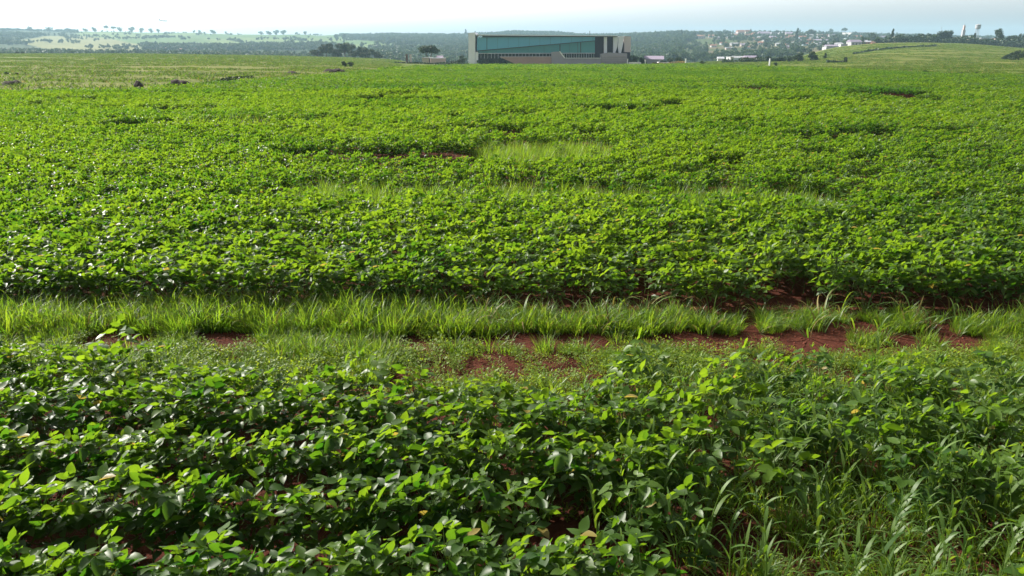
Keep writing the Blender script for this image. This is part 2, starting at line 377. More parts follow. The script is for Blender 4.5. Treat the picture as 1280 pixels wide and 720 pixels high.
# ---- scattering: one object with geometry nodes that puts source meshes on points
def scatter(name, sources, pts, vi, rot, sc, label):
    col = bpy.data.collections.new(name + '_sources')
    for i, me in enumerate(sources):
        o = bpy.data.objects.new('%s_kind_%02d' % (name, i), me); col.objects.link(o)
    me = bpy.data.meshes.new(name); n = len(pts)
    me.vertices.add(n); me.vertices.foreach_set('co', np.asarray(pts, np.float32).reshape(-1))
    a = me.attributes.new('vi', 'INT', 'POINT'); a.data.foreach_set('value', np.asarray(vi, np.int32))
    a = me.attributes.new('rt', 'FLOAT_VECTOR', 'POINT'); a.data.foreach_set('vector', np.asarray(rot, np.float32).reshape(-1))
    a = me.attributes.new('sc', 'FLOAT_VECTOR', 'POINT'); a.data.foreach_set('vector', np.asarray(sc, np.float32).reshape(-1))
    o = link(name, me)
    ng = bpy.data.node_groups.new(name, 'GeometryNodeTree')
    ng.interface.new_socket('Geometry', in_out='INPUT', socket_type='NodeSocketGeometry')
    ng.interface.new_socket('Geometry', in_out='OUTPUT', socket_type='NodeSocketGeometry')
    N = ng.nodes; Lk = ng.links
    gi = N.new('NodeGroupInput'); go = N.new('NodeGroupOutput')
    ci = N.new('GeometryNodeCollectionInfo'); ci.inputs['Collection'].default_value = col; ci.inputs['Separate Children'].default_value = True; ci.inputs['Reset Children'].default_value = True
    ip = N.new('GeometryNodeInstanceOnPoints'); ip.inputs['Pick Instance'].default_value = True
    def na(nm, ty):
        x = N.new('GeometryNodeInputNamedAttribute'); x.data_type = ty; x.inputs['Name'].default_value = nm; return x.outputs['Attribute']
    er = N.new('FunctionNodeEulerToRotation')
    Lk.new(gi.outputs[0], ip.inputs['Points']); Lk.new(ci.outputs[0], ip.inputs['Instance'])
    Lk.new(na('vi', 'INT'), ip.inputs['Instance Index']); Lk.new(na('rt', 'FLOAT_VECTOR'), er.inputs[0]); Lk.new(er.outputs[0], ip.inputs['Rotation'])
    Lk.new(na('sc', 'FLOAT_VECTOR'), ip.inputs['Scale']); Lk.new(ip.outputs[0], go.inputs[0])
    md = o.modifiers.new('scatter', 'NODES'); md.node_group = ng
    o['kind'] = 'stuff'; o['label'] = label
    return o

# ---- far canopy tiles
def tile(size, n, leaf, h0, h1, mat, name):
    g = Geo(); U = random.uniform
    for i in range(n):
        x, y = U(-size / 2, size / 2), U(-size / 2, size / 2)
        hh = vnoise(np.array([x * 5 / size * 2 + 50]), np.array([y * 5 / size * 2 + n]))[0]
        z = h0 + (h1 - h0) * (hh * .75 + .25 * U(0, 1)) * U(.8, 1.05)
        az = U(0, 6.28); d = dirv(az, R(U(-30, 25)))
        nrm = unit(np.array([-.42, .72, .5]) + np.array([U(-.5, .5), U(-.5, .5), U(-.3, .3)])) if U(0, 1) < .5 else unit((U(-.6, .6), U(-.6, .6), 1)); d = d - nrm * float(np.dot(d, nrm))
        d, s, u = basis(d, nrm); L = leaf * U(.75, 1.25); W = L * .62; b = np.array([x, y, z])
        V = np.array([b, b + d * L * .45 + s * W * .5 + u * .01, b + d * L, b + d * L * .45 - s * W * .5 + u * .01])
        g.add(V, [(0, 1, 2, 3)], float(np.clip(.45 + U(-.35, .35), 0, 1)))
    return g.mesh(name, mat, False)
TILE1 = [tile(1.1, 260, .13, .18, .60, M['soy_far'], 'soybean_patch') for _ in range(8)]
TILE2 = [tile(2.7, 520, .22, .22, .62, M['soy_far'], 'soybean_wide_patch') for _ in range(8)]

# streaks without plants that the photograph shows (px, py, half width px, half depth m)
GAPS = [(150, 150, 45, .75), (326, 148, 25, .6), (385, 145, 20, .5), (400, 186, 25, .35), (920, 194, 32, .45), (635, 162, 28, .6), (742, 161, 22, .55), (1035, 165, 28, .45), (1100, 161, 40, .6), (1210, 160, 35, .5),
        (950, 108, 45, 1.0), (1110, 114, 60, .8), (1160, 120, 30, .8), (1100, 192, 40, .3), (1200, 196, 30, .3), (1040, 187, 25, .3), (740, 188, 34, .55), (660, 193, 12, .35), (930, 147, 22, .35), (850, 128, 20, .7), (560, 142, 18, .5),
        (470, 238, 30, .3), (400, 240, 14, .3), (700, 252, 22, .25), (890, 250, 40, .25), (1225, 240, 30, .2), (515, 187, 14, .25), (330, 225, 20, .2), (60, 260, 12, .2), (850, 190, 12, .3), (1020, 122, 14, .6)]
def canopyY(px, py, h=.5):
    lo, hi = 3.0, 300.0
    for _ in range(40):
        m = (lo + hi) / 2; X = (px - 640) / FPX * m * cp
        if project(X, m, G(X, m) + h)[1] > py: lo = m
        else: hi = m
    return lo
GW = [((px - 640) / FPX * canopyY(px, py) * cp * 1.0, canopyY(px, py), hw / FPX * canopyY(px, py), hd * max(1, min(3.2, canopyY(px, py) / 13))) for px, py, hw, hd in GAPS]
# bright grassy strips in the field: (px0, px1, py, half depth m)
STRIPS = [(335, 600, 243, 1.0), (600, 830, 248, .9), (830, 1062, 251, .9), (590, 775, 187, 1.5), (205, 330, 158, 1.1), (20, 60, 135, 1.5)]
SW = []
for a, b, py, hd in STRIPS:
    y = canopyY((a + b) / 2, py, .22); SW.append(((a - 640) / FPX * y * cp, (b - 640) / FPX * y * cp, y, hd))
def gap_mask(x, y, grow=0.0):
    m = np.zeros(x.shape, bool)
    for gx, gy, hw, hd in GW:
        wob = (vnoise(x * .8 + gx, y * 0 + gy) - .5) * .6
        m |= (((x - gx) / hw) ** 2 + ((y - gy - wob) / (hd + grow)) ** 2) < 1
    return m
def strip_mask(x, y, grow=0.0):
    m = np.zeros(x.shape, bool)
    for x0, x1, sy, hd in SW:
        wob = (vnoise(x * .5 + 7, y * 0 + sy) - .5) * 1.0 * (hd + .1)
        e = np.clip(np.minimum(x - x0, x1 - x) / (.12 * (x1 - x0)), 0, 1)
        m |= (np.abs(y - sy - wob) < (hd * e ** .5 + grow)) & (x > x0) & (x < x1)
    return m
SOY_ALL = []
for s, l in SOY:
    V = []; F = []; 
    me = bpy.data.meshes.new('soybean_plant_whole')
    sv = [v.co[:] for v in s.vertices]; lv = [v.co[:] for v in l.vertices]
    fs = [tuple(p.vertices) for p in s.polygons]; fl = [tuple(i + len(sv) for i in p.vertices) for p in l.polygons]
    me.from_pydata(sv + lv, [], fs + fl)
    tt = np.empty(len(sv), np.float32); s.attributes['tint'].data.foreach_get('value', tt)
    tl = np.empty(len(lv), np.float32); l.attributes['tint'].data.foreach_get('value', tl)
    at = me.attributes.new('tint', 'FLOAT', 'POINT'); at.data.foreach_set('value', np.concatenate([tt, tl]))
    me.materials.append(M['stem']); me.materials.append(M['soy'])
    me.polygons.foreach_set('material_index', [0] * len(fs) + [1] * len(fl)); me.polygons.foreach_set('use_smooth', [True] * (len(fs) + len(fl)))
    SOY_ALL.append(me)

def crop_scatter():
    pts = []; vi = []; rot = []; sc = []
    def put(x, y, k0, k1, s, sz=None):
        n = len(x); z = ground(x, y)
        pts.append(np.stack([x, y, z], 1)); vi.append(rng.integers(k0, k1, n))
        rot.append(np.stack([rng.normal(0, .07, n), rng.normal(0, .07, n), rng.normal(0, .45, n)], 1))
        s = np.broadcast_to(s, (n,)); szz = s if sz is None else s * sz
        sc.append(np.stack([s, s, szz], 1))
    # whole plants from the far side of the grass strip, and rows beside and under the camera outside the frame
    xs = []; ys = []
    for k in range(78):
        yr = 8.12 + k * .5
        w = .78 * yr + 1.5; x = np.arange(-w, w, .165 if yr < 10.5 else .135 if yr < 14 else .12); x = x + rng.normal(0, .04, len(x))
        y = yr + .07 * np.sin(x * .35 + k * .1) + rng.normal(0, .045, len(x)) + .02 * k * (rng.random() - .5)
        xs.append(x); ys.append(y)
    x = np.concatenate(xs); y = np.concatenate(ys)
    keep = (y < 46) & ~gap_mask(x, y) & ~(strip_mask(x, y) & (rng.random(len(x)) < .93)) & (fbm(x * .55 + 3, y * 1.1, 2) > .19) & ~((y > 14) & (fbm(x * .22 + 3, y * .55 + 70, 3) < .30))
    # ragged front edge of the block
    keep &= ~((y < 8.5) & (fbm(x * .9, x * 0 + 2, 2) < .30)) & crop_mask(x, np.maximum(y, 9))
    x, y = x[keep], y[keep]
    put(x, y, 0, 14, (.90 + .20 * fbm(x * .5, y * .8)) * rng.uniform(.90, 1.06, len(x)) * np.clip(1 - (y - 9) * .05, .74, 1), 1 / np.clip(1 - (y - 9) * .04, .80, 1))
    xs = []; ys = []
    for yr in np.arange(.6, 6.3, .5):
        for sgn in (-1, 1):
            a = HALF(yr); x = sgn * np.arange(a, a + 2.6, .17); xs.append(x); ys.append(np.full(len(x), yr) + rng.normal(0, .04, len(x)))
    for yr in (.6, 1.1, 1.6, 2.1):
        a = HALF(yr); x = np.arange(-a, a, .17); xs.append(x); ys.append(np.full(len(x), yr))
    x = np.concatenate(xs); y = np.concatenate(ys); put(x, y, 0, 14, rng.uniform(.85, 1.1, len(x)))
    # patches of canopy farther out
    xs = []; ys = []
    for yr in np.arange(45.6, 112, .95):
        w = .78 * yr + 3; x = np.arange(-w, w, .95) + rng.uniform(-.2, .2); xs.append(x); ys.append(np.full(len(x), yr) + rng.uniform(-.15, .15, len(x)))
    x = np.concatenate(xs); y = np.concatenate(ys)
    keep = crop_mask(x, y) & ~gap_mask(x, y, .25) & ~strip_mask(x, y)
    nn = fbm(x * .09 + 31, y * .45, 3); keep &= nn > .22
    x, y, nn = x[keep], y[keep], nn[keep]; put(x, y, 14, 22, rng.uniform(.95, 1.12, len(x)), .84 + .30 * nn)
    xs = []; ys = []
    for yr in np.arange(112.5, 263, 2.3):
        w = .78 * yr + 5; x = np.arange(-w, w, 2.35) + rng.uniform(-.4, .4); xs.append(x); ys.append(np.full(len(x), yr) + rng.uniform(-.4, .4, len(x)))
    x = np.concatenate(xs); y = np.concatenate(ys)
    nn = fbm(x * .03 + 31, y * .2, 3)
    keep = crop_mask(x, y) & ~gap_mask(x, y, 1.0) & (nn > .24)
    x, y, nn = x[keep], y[keep], nn[keep]; put(x, y, 22, 30, rng.uniform(.98, 1.15, len(x)), .78 + .45 * nn)
    return np.concatenate(pts), np.concatenate(vi), np.concatenate(rot), np.concatenate(sc)
def HALF(y):   # half the width that the camera sees at forward distance y, a little over
    return .715 * (y * cp + 2.6 * sp) + .12
_p, _v, _r, _s = crop_scatter()
scatter('soybean_crop', SOY_ALL + TILE1 + TILE2, _p, _v, _r, _s, 'dense green soybean field stretching from the grass strip to the glass building')

# ------------------------------------------------------------------ near soybean plants, each one an object
def plant_object(i, x, y, s, rz, label):
    e = bpy.data.objects.new('soybean_plant', None); C.objects.link(e); e.empty_display_size = .1
    e.location = (x, y, G(x, y)); e.rotation_euler = (random.gauss(0, .07), random.gauss(0, .07), rz); e.scale = (s, s, s)
    e['label'] = label; e['category'] = 'soybean plant'; e['group'] = 'soybean plants in the rows nearest the camera'
    link('stem', SOY[i][0], e); link('foliage', SOY[i][1], e)
ORDR = ['first', 'second', 'third', 'fourth', 'fifth', 'sixth', 'seventh', 'eighth']
spots = []
k_of = lambda y: min(7, int((y - 2.2) / .56))
for k, yr in enumerate(np.arange(2.5, 6.35, .56)):
    w = HALF(yr); x = -w + random.uniform(0, .1)
    while x < w:
        px, py = project(x, yr, .4)
        dens = .118
        if px > 850: dens = .145
        ok = True
        if px > 640 and py > 600 and random.random() < min(.86, (px - 600) / 330): ok = False       # grass weeds take over
        gx, gy = project(x, yr, 0.0)
        if ((gx - 708) / 50) ** 2 + ((gy - 704) / 36) ** 2 < 1: ok = False                            # bare red hollow
        if px > 850 and random.random() < .42: ok = False
        if k >= 6 and (200 < px < 760 or random.random() < .35): ok = False
        if k == 5 and random.random() < .1: ok = False
        if ok: spots.append((x + random.gauss(0, .025), yr + random.gauss(0, .035) - .03 * x + .05 * math.sin(x * 1.1 + k), px, py))
        x += dens * random.uniform(.8, 1.2)
print('near plants', len(spots))
for x, y, px, py in spots:
    small = k_of(y) >= 5 and random.random() < .6 or (py < 520 and random.random() < .3)
    plant_object(random.randrange(14), x, y, random.uniform(.84, 1.1) * (.75 if small else 1), random.gauss(0, .5),
                 f'leafy green soybean plant in the {ORDR[min(7, k_of(y))]} row counted from the camera')

# ------------------------------------------------------------------ grasses and weeds
def tuft(nb, h, w, spread, mat, bend=(.6, 1.8), dry=.08, seg=5):
    g = Geo(); dg = Geo(); U = random.uniform
    for i in range(nb):
        a = U(0, 6.28); r = spread * math.sqrt(U(0, 1)); isdry = U(0, 1) < dry
        blade(dg if isdry else g, (r * math.cos(a), r * math.sin(a), -.01), a + U(-1, 1), R(U(55, 88)), h * U(.5, 1.15), w * U(.7, 1.3), U(*bend), U(.1, .9), seg, U(-.6, .6))
    pr = [(g, mat)] + ([(dg, M['dry'])] if dg.n else [])
    return joined('grass_tuft', pr)
def weedlet(n, h, leaf, mat):
    g = Geo(); U = random.uniform
    for i in range(n):
        a = U(0, 6.28); r = .09 * math.sqrt(U(0, 1)); hz = h * U(.15, 1)
        leaflet(g, np.array([r * math.cos(a), r * math.sin(a), hz]), dirv(a + U(-1, 1), R(U(-10, 60))), unit((U(-.5, .5), U(-.5, .5), 1)), leaf * U(.6, 1.2), leaf * .42, U(0, .4), U(0, .8), U(.2, .9), [(0, .1), (.35, 1), (.7, .7), (1, .03)])
    return g.mesh('weed_tuft', mat)
GT = [tuft(34, .30, .0085, .10, M['grass'], dry=.06) for _ in range(6)] + [tuft(20, .42, .013, .07, M['grass'], (.8, 2.2), dry=.05) for _ in range(3)]   # 0-8
LOWT = [tuft(34, .13, .007, .12, M['grass'], (.4, 1.6), .12) for _ in range(4)]                                                                   # 9-12
WD = [weedlet(70, .12, .030, M['weed']) for _ in range(4)]                                                                                         # 13-16
def grass_scatter():
    pts = []; vi = []; rot = []; sc = []
    def put(x, y, k, s, sz=None):
        n = len(x); pts.append(np.stack([x, y, ground(x, y)], 1)); vi.append(k)
        rot.append(np.stack([rng.normal(0, .12, n), rng.normal(0, .12, n), rng.random(n) * 6.28], 1)); s = np.broadcast_to(s, (n,))
        sc.append(np.stack([s, s, s if sz is None else s * sz], 1))
    # the main strip
    n = 6000; x = rng.uniform(-7.4, 7.4, n); y = rng.uniform(7.02, 8.12, n)
    px, py = project(x, y, .1)
    edge = (fbm(x * .8, y * 0 + 3, 3) - .5)
    left = np.clip((720 - px) / 200, 0, 1)
    lo = 7.32 + .4 * edge + .25 * (fbm(x * 3.1, y * 0 + 8, 2) - .5); hi = 7.78 + .24 * left + .4 * edge
    keep = (y > lo) & (y < hi) & (fbm(x * 1.4 + 5, y * 2) > .26 + .12 * (1 - left)) & ~((px > 688) & (px < 712) & (fbm(x * 3, y * 3) > .35)) & ~((px > 925) & (px < 950))
    x, y, px = x[keep], y[keep], px[keep]; left = left[keep]
    put(x, y, rng.choice([0, 1, 2, 3, 4, 5, 6, 7, 8], len(x), p=[.13] * 6 + [.0733333] * 2 + [.0733334]), rng.uniform(.35, .95, len(x)) * (.86 + .36 * left + .9 * (fbm(x * 1.6, y * 1.2) - .5)))
    n = 170; xx = rng.uniform(-7.2, 7.2, n); yy = rng.uniform(7.3, 8.0, n); put(xx, yy, rng.integers(17, 21, n), rng.uniform(.6, 1.15, n))
    # low patches on the red strip
    n = 4200; x = rng.uniform(-7, 7, n); y = rng.uniform(5.75, 6.95, n)
    f = fbm(x * .75 + 11, y * 1.5 + 4, 3); px, py = project(x, y, 0)
    den = np.where(px < 640, .43, .48); keep = (f > den) & (y > 5.75 + .4 * fbm(x * .7, y * 0 + 9)) & (y < 6.55 + .5 * fbm(x * .9 + 2, y * 0, 2))
    x, y = x[keep], y[keep]; put(x, y, rng.choice([9, 10, 11, 12, 13, 14, 15, 16], len(x)), rng.uniform(.6, 1.25, len(x)))
    n = 4200; x = rng.uniform(-7, 7, n); y = rng.uniform(6.1, 6.8, n)
    f = fbm(x * 1.1 + 31, y * 1.9 + 14, 2); px, py = project(x, y, 0); k = (f > np.where(px < 700, .60, .66)) & (fbm(x * .5 + 2, y * 0) > .2)
    x, y = x[k], y[k]; put(x, y, rng.choice([0, 1, 2, 9, 10, 11, 12], len(x)), rng.uniform(.45, .85, len(x)) * 1.1)
    n = 3400; x = rng.uniform(-7, 7, n); y = rng.uniform(6.75, 7.4, n); k = (fbm(x * 1.7 + 3, y * 2.5 + 2, 2) > .60); x, y = x[k], y[k]; put(x, y, rng.choice([0, 2, 9, 10, 11, 13, 14, 15], len(x)), rng.uniform(.35, .8, len(x)))
    # broadleaf seedlings over the near edge
    n = 800; x = rng.uniform(-6.4, 6.4, n); y = rng.uniform(5.7, 6.9, n); put(x, y, rng.integers(13, 17, n), rng.uniform(.5, 1.2, n))
    # low grass under the near rows, more on the right
    n = 3800; x = rng.uniform(-4, 5.5, n); y = rng.uniform(2.3, 6, n); px, py = project(x, y, 0)
    keep = rng.random(n) < np.clip((px - 540) / 500, .04, .95) * np.where(((px - 712) / 66) ** 2 + ((py - 700) / 45) ** 2 < 1, .1, 1); x, y = x[keep], y[keep]; put(x, y, rng.choice([0, 2, 6, 7, 9, 13, 14], len(x)), rng.uniform(.4, .85, len(x)))
    # strips inside the field
    for x0, x1, sy, hd in SW:
        n = int((x1 - x0) * (hd * 2 + .3) * (85 if sy < 16 else 50 if sy < 24 else 7)); x = rng.uniform(x0, x1, n); y = sy + rng.uniform(-1, 1, n) * (hd + .3)
        k = strip_mask(x, y, .12); x, y = x[k], y[k]; s = 1.0 if sy < 24 else 1.5
        put(x, y, rng.integers(0, 9, len(x)), rng.uniform(.7, 1.05, len(x)) * s, 1.45)
    return np.concatenate(pts), np.concatenate(vi), np.concatenate(rot), np.concatenate(sc)
_p, _v, _r, _s = grass_scatter()
ARCH = [tuft(6, .52, .017, .03, M['weedgrass'], (1.6, 3.0), .12, 8) for _ in range(4)]
scatter('grass', GT + LOWT + WD + ARCH, _p, _v, _r, _s, 'bright green grass and low weeds along the red soil strip and in the field')
# rough pasture beyond the field
def pasture():
    g = [tuft(26, .55, .07, .8, M['pasture'], (.5, 1.5), .04, 3) for _ in range(4)]
    n = 60000; y = np.sqrt(rng.uniform(45 ** 2, 470 ** 2, n)); x = rng.uniform(-.8, .8, n) * y
    c = (~crop_mask(x, y)) & (fbm(x * .05, y * .12) > .40); x, y = x[c], y[c]
    px, py = project(x, y, ground(x, y)); 
    c = ~((px > 500) & (px < 870)); x, y = x[c], y[c]
    n = len(x); s = rng.uniform(.5, 1.2, n)
    scatter('pasture_grass', g, np.stack([x, y, ground(x, y)], 1), rng.integers(0, 4, n), np.stack([x * 0, x * 0, rng.random(n) * 6.28], 1), np.stack([s * 1.5, s * 1.5, s * .55], 1), 'yellow green pasture grass beyond the soybean field')
pasture()

# clods and crumbs of the red soil
def clods():
    src = []
    for k in range(4):
        g = Geo(); r = np.random.default_rng(k); V = []
        for i in range(5):
            for j in range(7):
                a = math.pi * (i + .3) / 5.2; b = 2 * math.pi * j / 7; V.append(np.array([math.sin(a) * math.cos(b), math.sin(a) * math.sin(b), math.cos(a) * .7]) * r.uniform(.7, 1.2))
        F = [(i * 7 + j, i * 7 + (j + 1) % 7, (i + 1) * 7 + (j + 1) % 7, (i + 1) * 7 + j) for i in range(4) for j in range(7)] + [tuple(range(7))[::-1]]
        g.add(np.array(V), F, .5); src.append(g.mesh('clod', CLOD))
    n = 9000; y = np.where(rng.random(n) < .55, rng.uniform(6.2, 8.4, n), rng.uniform(2.2, 6.3, n)); x = rng.uniform(-1, 1, n) * (.75 * y + 1.2); s = rng.uniform(.004, .022, n) * rng.uniform(.3, 1, n)
    scatter('soil_crumbs', src, np.stack([x, y, ground(x, y)], 1), rng.integers(0, 4, n), rng.random((n, 3)) * 6.28, np.stack([s, s, s], 1), 'crumbs and clods of red soil on the bare strip')
CLOD = plain('red_clod', (.13, .038, .022), .95, .35, 3)
clods()

# tall weed grasses standing among the near rows, each one an object
def weed_grass(h, nl, arch):
    S = Geo(); L = Geo(); U = random.uniform
    nst = random.choice([1, 1, 2])
    for q in range(nst):
        bx, by = U(-.03, .03), U(-.03, .03); lean = (U(-.08, .08), U(-.08, .08)); hh = h * U(.75, 1)
        tube(S, (bx, by, -.03), (bx + lean[0], by + lean[1], hh * .8), .0045, .002, .7, 5, mid=(bx + lean[0] * .3, by + lean[1] * .3, hh * .4))
        a = U(0, 6.28)
        for i in range(nl):
            f = (i + .6) / nl; a += math.pi + U(-.7, .7); z = hh * .8 * f
            blade(L, (bx + lean[0] * f, by + lean[1] * f, z), a, R(U(48, 74)), U(.13, .24) * (1.1 - .35 * f), U(.013, .022), U(1.0, 2.4) * arch, U(.15, .95), 7, U(-.35, .35))
    return S.mesh('weed_grass_stem', M['weedgrass']), L.mesh('weed_grass_blades', M['weedgrass'])
WG = [weed_grass(random.uniform(.54, .74), random.randint(7, 10), random.uniform(.8, 1.2)) for _ in range(8)]
wspots = []
tries = 0
while len(wspots) < 230 and tries < 6000:
    tries += 1
    y = math.sqrt(random.uniform(2.35 ** 2, 5.9 ** 2)); x = random.uniform(-.1, 1) * HALF(y); px, py = project(x, y, .35)
    if px < 640: continue
    pr = min(1, max(0, (px - 640) / 500)) * (.75 + .25 * min(1, (py - 430) / 220)); 
    if px > 1230 and py < 520: pr += .3
    gx, gy = project(x, y, 0.0)
    if 650 < gx < 740 and gy > 650: pr = 0
    if random.random() < pr and all((x - a) ** 2 + (y - b) ** 2 > .11 ** 2 for a, b in wspots): wspots.append((x, y))
for x, y in wspots:
    e = bpy.data.objects.new('weed_grass', None); C.objects.link(e); e.empty_display_size = .1; k = random.randrange(8); s = random.uniform(.8, 1.2)
    e.location = (x, y, G(x, y)); e.rotation_euler = (0, 0, random.uniform(0, 6.28)); e.scale = (s, s, s)
    e['kind'] = 'thing'; e['label'] = 'broad bladed weed grass with arching leaves among the near soybean rows on the right'; e['category'] = 'weed'; e['group'] = 'tall weed grasses among the near rows'
    link('stem', WG[k][0], e); link('blades', WG[k][1], e)


# ------------------------------------------------------------------ trees, bushes
def crown_geo(n, size, lumps, seed, inner=.35):
    r = np.random.default_rng(seed); g = Geo(); V = []; T = []
    for k in range(n):
        c, rad, tn = lumps[r.integers(len(lumps))]
        d = unit(r.normal(size=3)); rr = (inner + (1 - inner) * r.random() ** .6)
        p = np.array(c) + d * np.array(rad) * rr
        nrm = unit(d * .8 + r.normal(size=3) * .7); a, s, u = basis(unit(np.cross(nrm, r.normal(size=3))), nrm)
        L = size * r.uniform(.6, 1.3); W = L * r.uniform(.5, .8)
        g.add(np.array([p - a * L * .5, p + s * W * .5 + u * L * .12, p + a * L * .5, p - s * W * .5 + u * L * .12]), [(0, 1, 2, 3)], float(np.clip(tn + r.uniform(-.2, .2), 0, 1)))
    return g
def tree_pair(kind, seed, fine):
    """unit tree: height 1, crown about 1 wide -> (trunk mesh, crown mesh)"""
    r = random.Random(seed); t = Geo(); lumps = []
    if kind == 'round':
        tube(t, (0, 0, -.05), (r.uniform(-.03, .03), 0, .5), .03, .018, .5, 6)
        for k in range(4):
            a = k * 1.6 + r.random(); tube(t, (0, 0, .28), (.24 * math.cos(a), .24 * math.sin(a), .6), .014, .006, .5, 5)
        for k in range(9):
            a = k * 2.4 + r.random(); q = r.uniform(.1, .3); lumps.append(((q * math.cos(a), q * math.sin(a), r.uniform(.40, .80)), (r.uniform(.15, .24),) * 2 + (r.uniform(.12, .19),), r.uniform(.25, .8)))
        lumps.append(((0, 0, .6), (.3, .3, .28), .4))
    elif kind == 'broad':
        tube(t, (0, 0, -.05), (0, 0, .35), .04, .025, .5, 6)
        for k in range(4):
            a = k * 1.6 + r.random(); tube(t, (0, 0, .2), (.3 * math.cos(a), .3 * math.sin(a), .5), .02, .008, .5, 5)
        for k in range(11):
            a = k * 2.4 + r.random(); q = r.uniform(.12, .36); lumps.append(((q * math.cos(a), q * math.sin(a), r.uniform(.22, .80) * (1 - q * .5)), (r.uniform(.13, .22),) * 2 + (r.uniform(.13, .22),), r.uniform(.2, .8)))
    elif kind == 'slender':
        tube(t, (0, 0, -.05), (0, 0, .8), .035, .01, .5, 6)
        for k in range(7): lumps.append(((r.uniform(-.1, .1), r.uniform(-.1, .1), .25 + k * .105), (.36 - .038 * k,) * 2 + (.10,), r.uniform(.2, .7)))
    elif kind == 'bush':
        for k in range(4):
            a = k * 1.6; tube(t, (0, 0, -.05), (.2 * math.cos(a), .2 * math.sin(a), .5), .02, .008, .5, 5)
        for k in range(9):
            a = k * 2.4 + r.random(); q = r.uniform(.05, .34); lumps.append(((q * math.cos(a), q * math.sin(a), r.uniform(.15, .72) * (1 - .5 * q)), (r.uniform(.14, .24),) * 2 + (r.uniform(.16, .25),), r.uniform(.2, .8)))
    elif kind == 'umbrella':
        for sx in (-.07, .08):
            tube(t, (sx * .6, 0, -.05), (sx * 2.2, .02, .62), .022, .014, .5, 6, mid=(sx, 0, .3))
            for k in range(3): tube(t, (sx * 2, .02, .55), (sx * 2 + r.uniform(-.25, .25), r.uniform(-.25, .25), .78), .012, .006, .5, 5)
        for k in range(11):
            a = k * 2.4; q = r.uniform(.08, .4); lumps.append(((q * math.cos(a), q * math.sin(a), .78 - q * .3 + r.uniform(-.04, .05)), (r.uniform(.15, .22),) * 2 + (r.uniform(.13, .19),), r.uniform(.2, .7)))
    n, size = {'near': (2600, .062), 'mid': (900, .10), 'far': (240, .17)}[fine]
    return t, crown_geo(n, size, lumps, seed)
_tp = {}
def tree_meshes(kind, fine, v, dark):
    key = (kind, fine, v, dark)
    if key not in _tp:
        t, c = tree_pair(kind, hash(key[:1]) % 1 + v * 31 + len(kind), fine)
        _tp[key] = (t.mesh('trunk', M['bark']), c.mesh('crown', M['darktree' if dark else 'tree'], False))
    return _tp[key]
def tree(name, px, Y, top, wpx, kind, *a_, **k_):
    return tree_(name, px, Y, top, wpx, 'bush' if (k_.get('fine') == 'far' and kind in ('round', 'broad')) else kind, *a_, **k_)
def tree_(name, px, Y, top, wpx, kind, label, cat='tree', group=None, fine='mid', dark=False, v=None, base=None):
    X = P(px, top, Y).x; z = G(X, Y) if base is None else base
    h = max(P(px, top, Y).z - z, .4); w = wpx / FPX * Y
    tm, cm = tree_meshes(kind, fine, random.randrange(3) if v is None else v, dark)
    e = bpy.data.objects.new(name, None); C.objects.link(e); e.location = (X, Y, z - .05 * h * 0); e.rotation_euler = (0, 0, random.uniform(0, 6.28)); e.scale = (w, w, h)
    e['label'] = label; e['category'] = cat
    if group: e['group'] = group
    link('trunk' if name != 'bush' else 'stem', tm, e); link('crown' if name != 'bush' else 'foliage', cm, e)
    return e
ORD = ['first', 'second', 'third', 'fourth', 'fifth', 'sixth', 'seventh', 'eighth', 'ninth', 'tenth', 'eleventh', 'twelfth', 'thirteenth', 'fourteenth', 'fifteenth', 'sixteenth', 'seventeenth', 'eighteenth', 'nineteenth', 'twentieth', 'twenty-first', 'twenty-second', 'twenty-third', 'twenty-fourth']
def Yof(px, py, lo, hi):
    Y = np.linspace(lo, hi, 500); X = (px - 640) / FPX * Y * cp
    q = project(X, Y, ground(X, Y))[1]; k = np.argmax(q <= py)
    return float(Y[k]) if q[k] <= py else hi
def Ysky(px):
    Y = np.linspace(1500, 2700, 300); X = (px - 640) / FPX * Y * cp
    return float(Y[np.argmin(project(X, Y, ground(X, Y))[1])]) - 6
def row_of(items, what, where, group, **kw):
    for i, (px, Y, top, w, kind) in enumerate(sorted(items)):
        if Y == 2150: Y = Ysky(px); top += 1.3
        if Y > 700 and Y != 2150 and (project((px - 640) / FPX * Y * cp, Y, G((px - 640) / FPX * Y * cp, Y))[1] - top) > (2.8 if kind == 'slender' else 1.5) * w:
            Y = Yof(px, top + (2.2 if kind == 'slender' else 1.15) * w, 620, 2700)
            if Y >= 2700: Y = Ysky(px)
        look = {'round': 'rounded', 'broad': 'broad bushy', 'slender': 'slender upright', 'bush': 'low bushy', 'umbrella': 'flat topped'}[kind]
        tree('tree', px, Y, top, w, kind, f'{look} {what}, {ORD[i]} from the left {where}', group=group, **kw)

row_of([(396, 425, 57, 20, 'broad'), (407, 440, 52, 22, 'round'), (418, 430, 55, 20, 'broad'), (430, 445, 52, 24, 'round'), (443, 435, 52.5, 24, 'broad'), (456, 430, 57, 20, 'broad'), (468, 425, 59, 20, 'broad')],
       'dark tree', 'in the dense clump', 'dark trees in the clump on the field edge', fine='near', dark=True)
row_of([(988, 305, 68.5, 15, 'bush'), (999, 300, 63.5, 17, 'broad'), (1017, 300, 62, 17, 'broad'), (1032, 305, 66, 7, 'slender'), (975, 310, 70, 14, 'bush'), (962, 315, 68, 12, 'bush'), (950, 330, 69, 14, 'bush')],
       'dark tree', 'at the green hill foot', 'dark trees at the foot of the green hill', fine='mid', dark=True)
row_of([(1264, 258, 64, 18, 'broad'), (1276, 250, 61, 22, 'broad'), (1292, 252, 59, 24, 'broad')], 'very dark tree', 'low on the hill edge', 'very dark trees low on the hill', fine='near', dark=True)
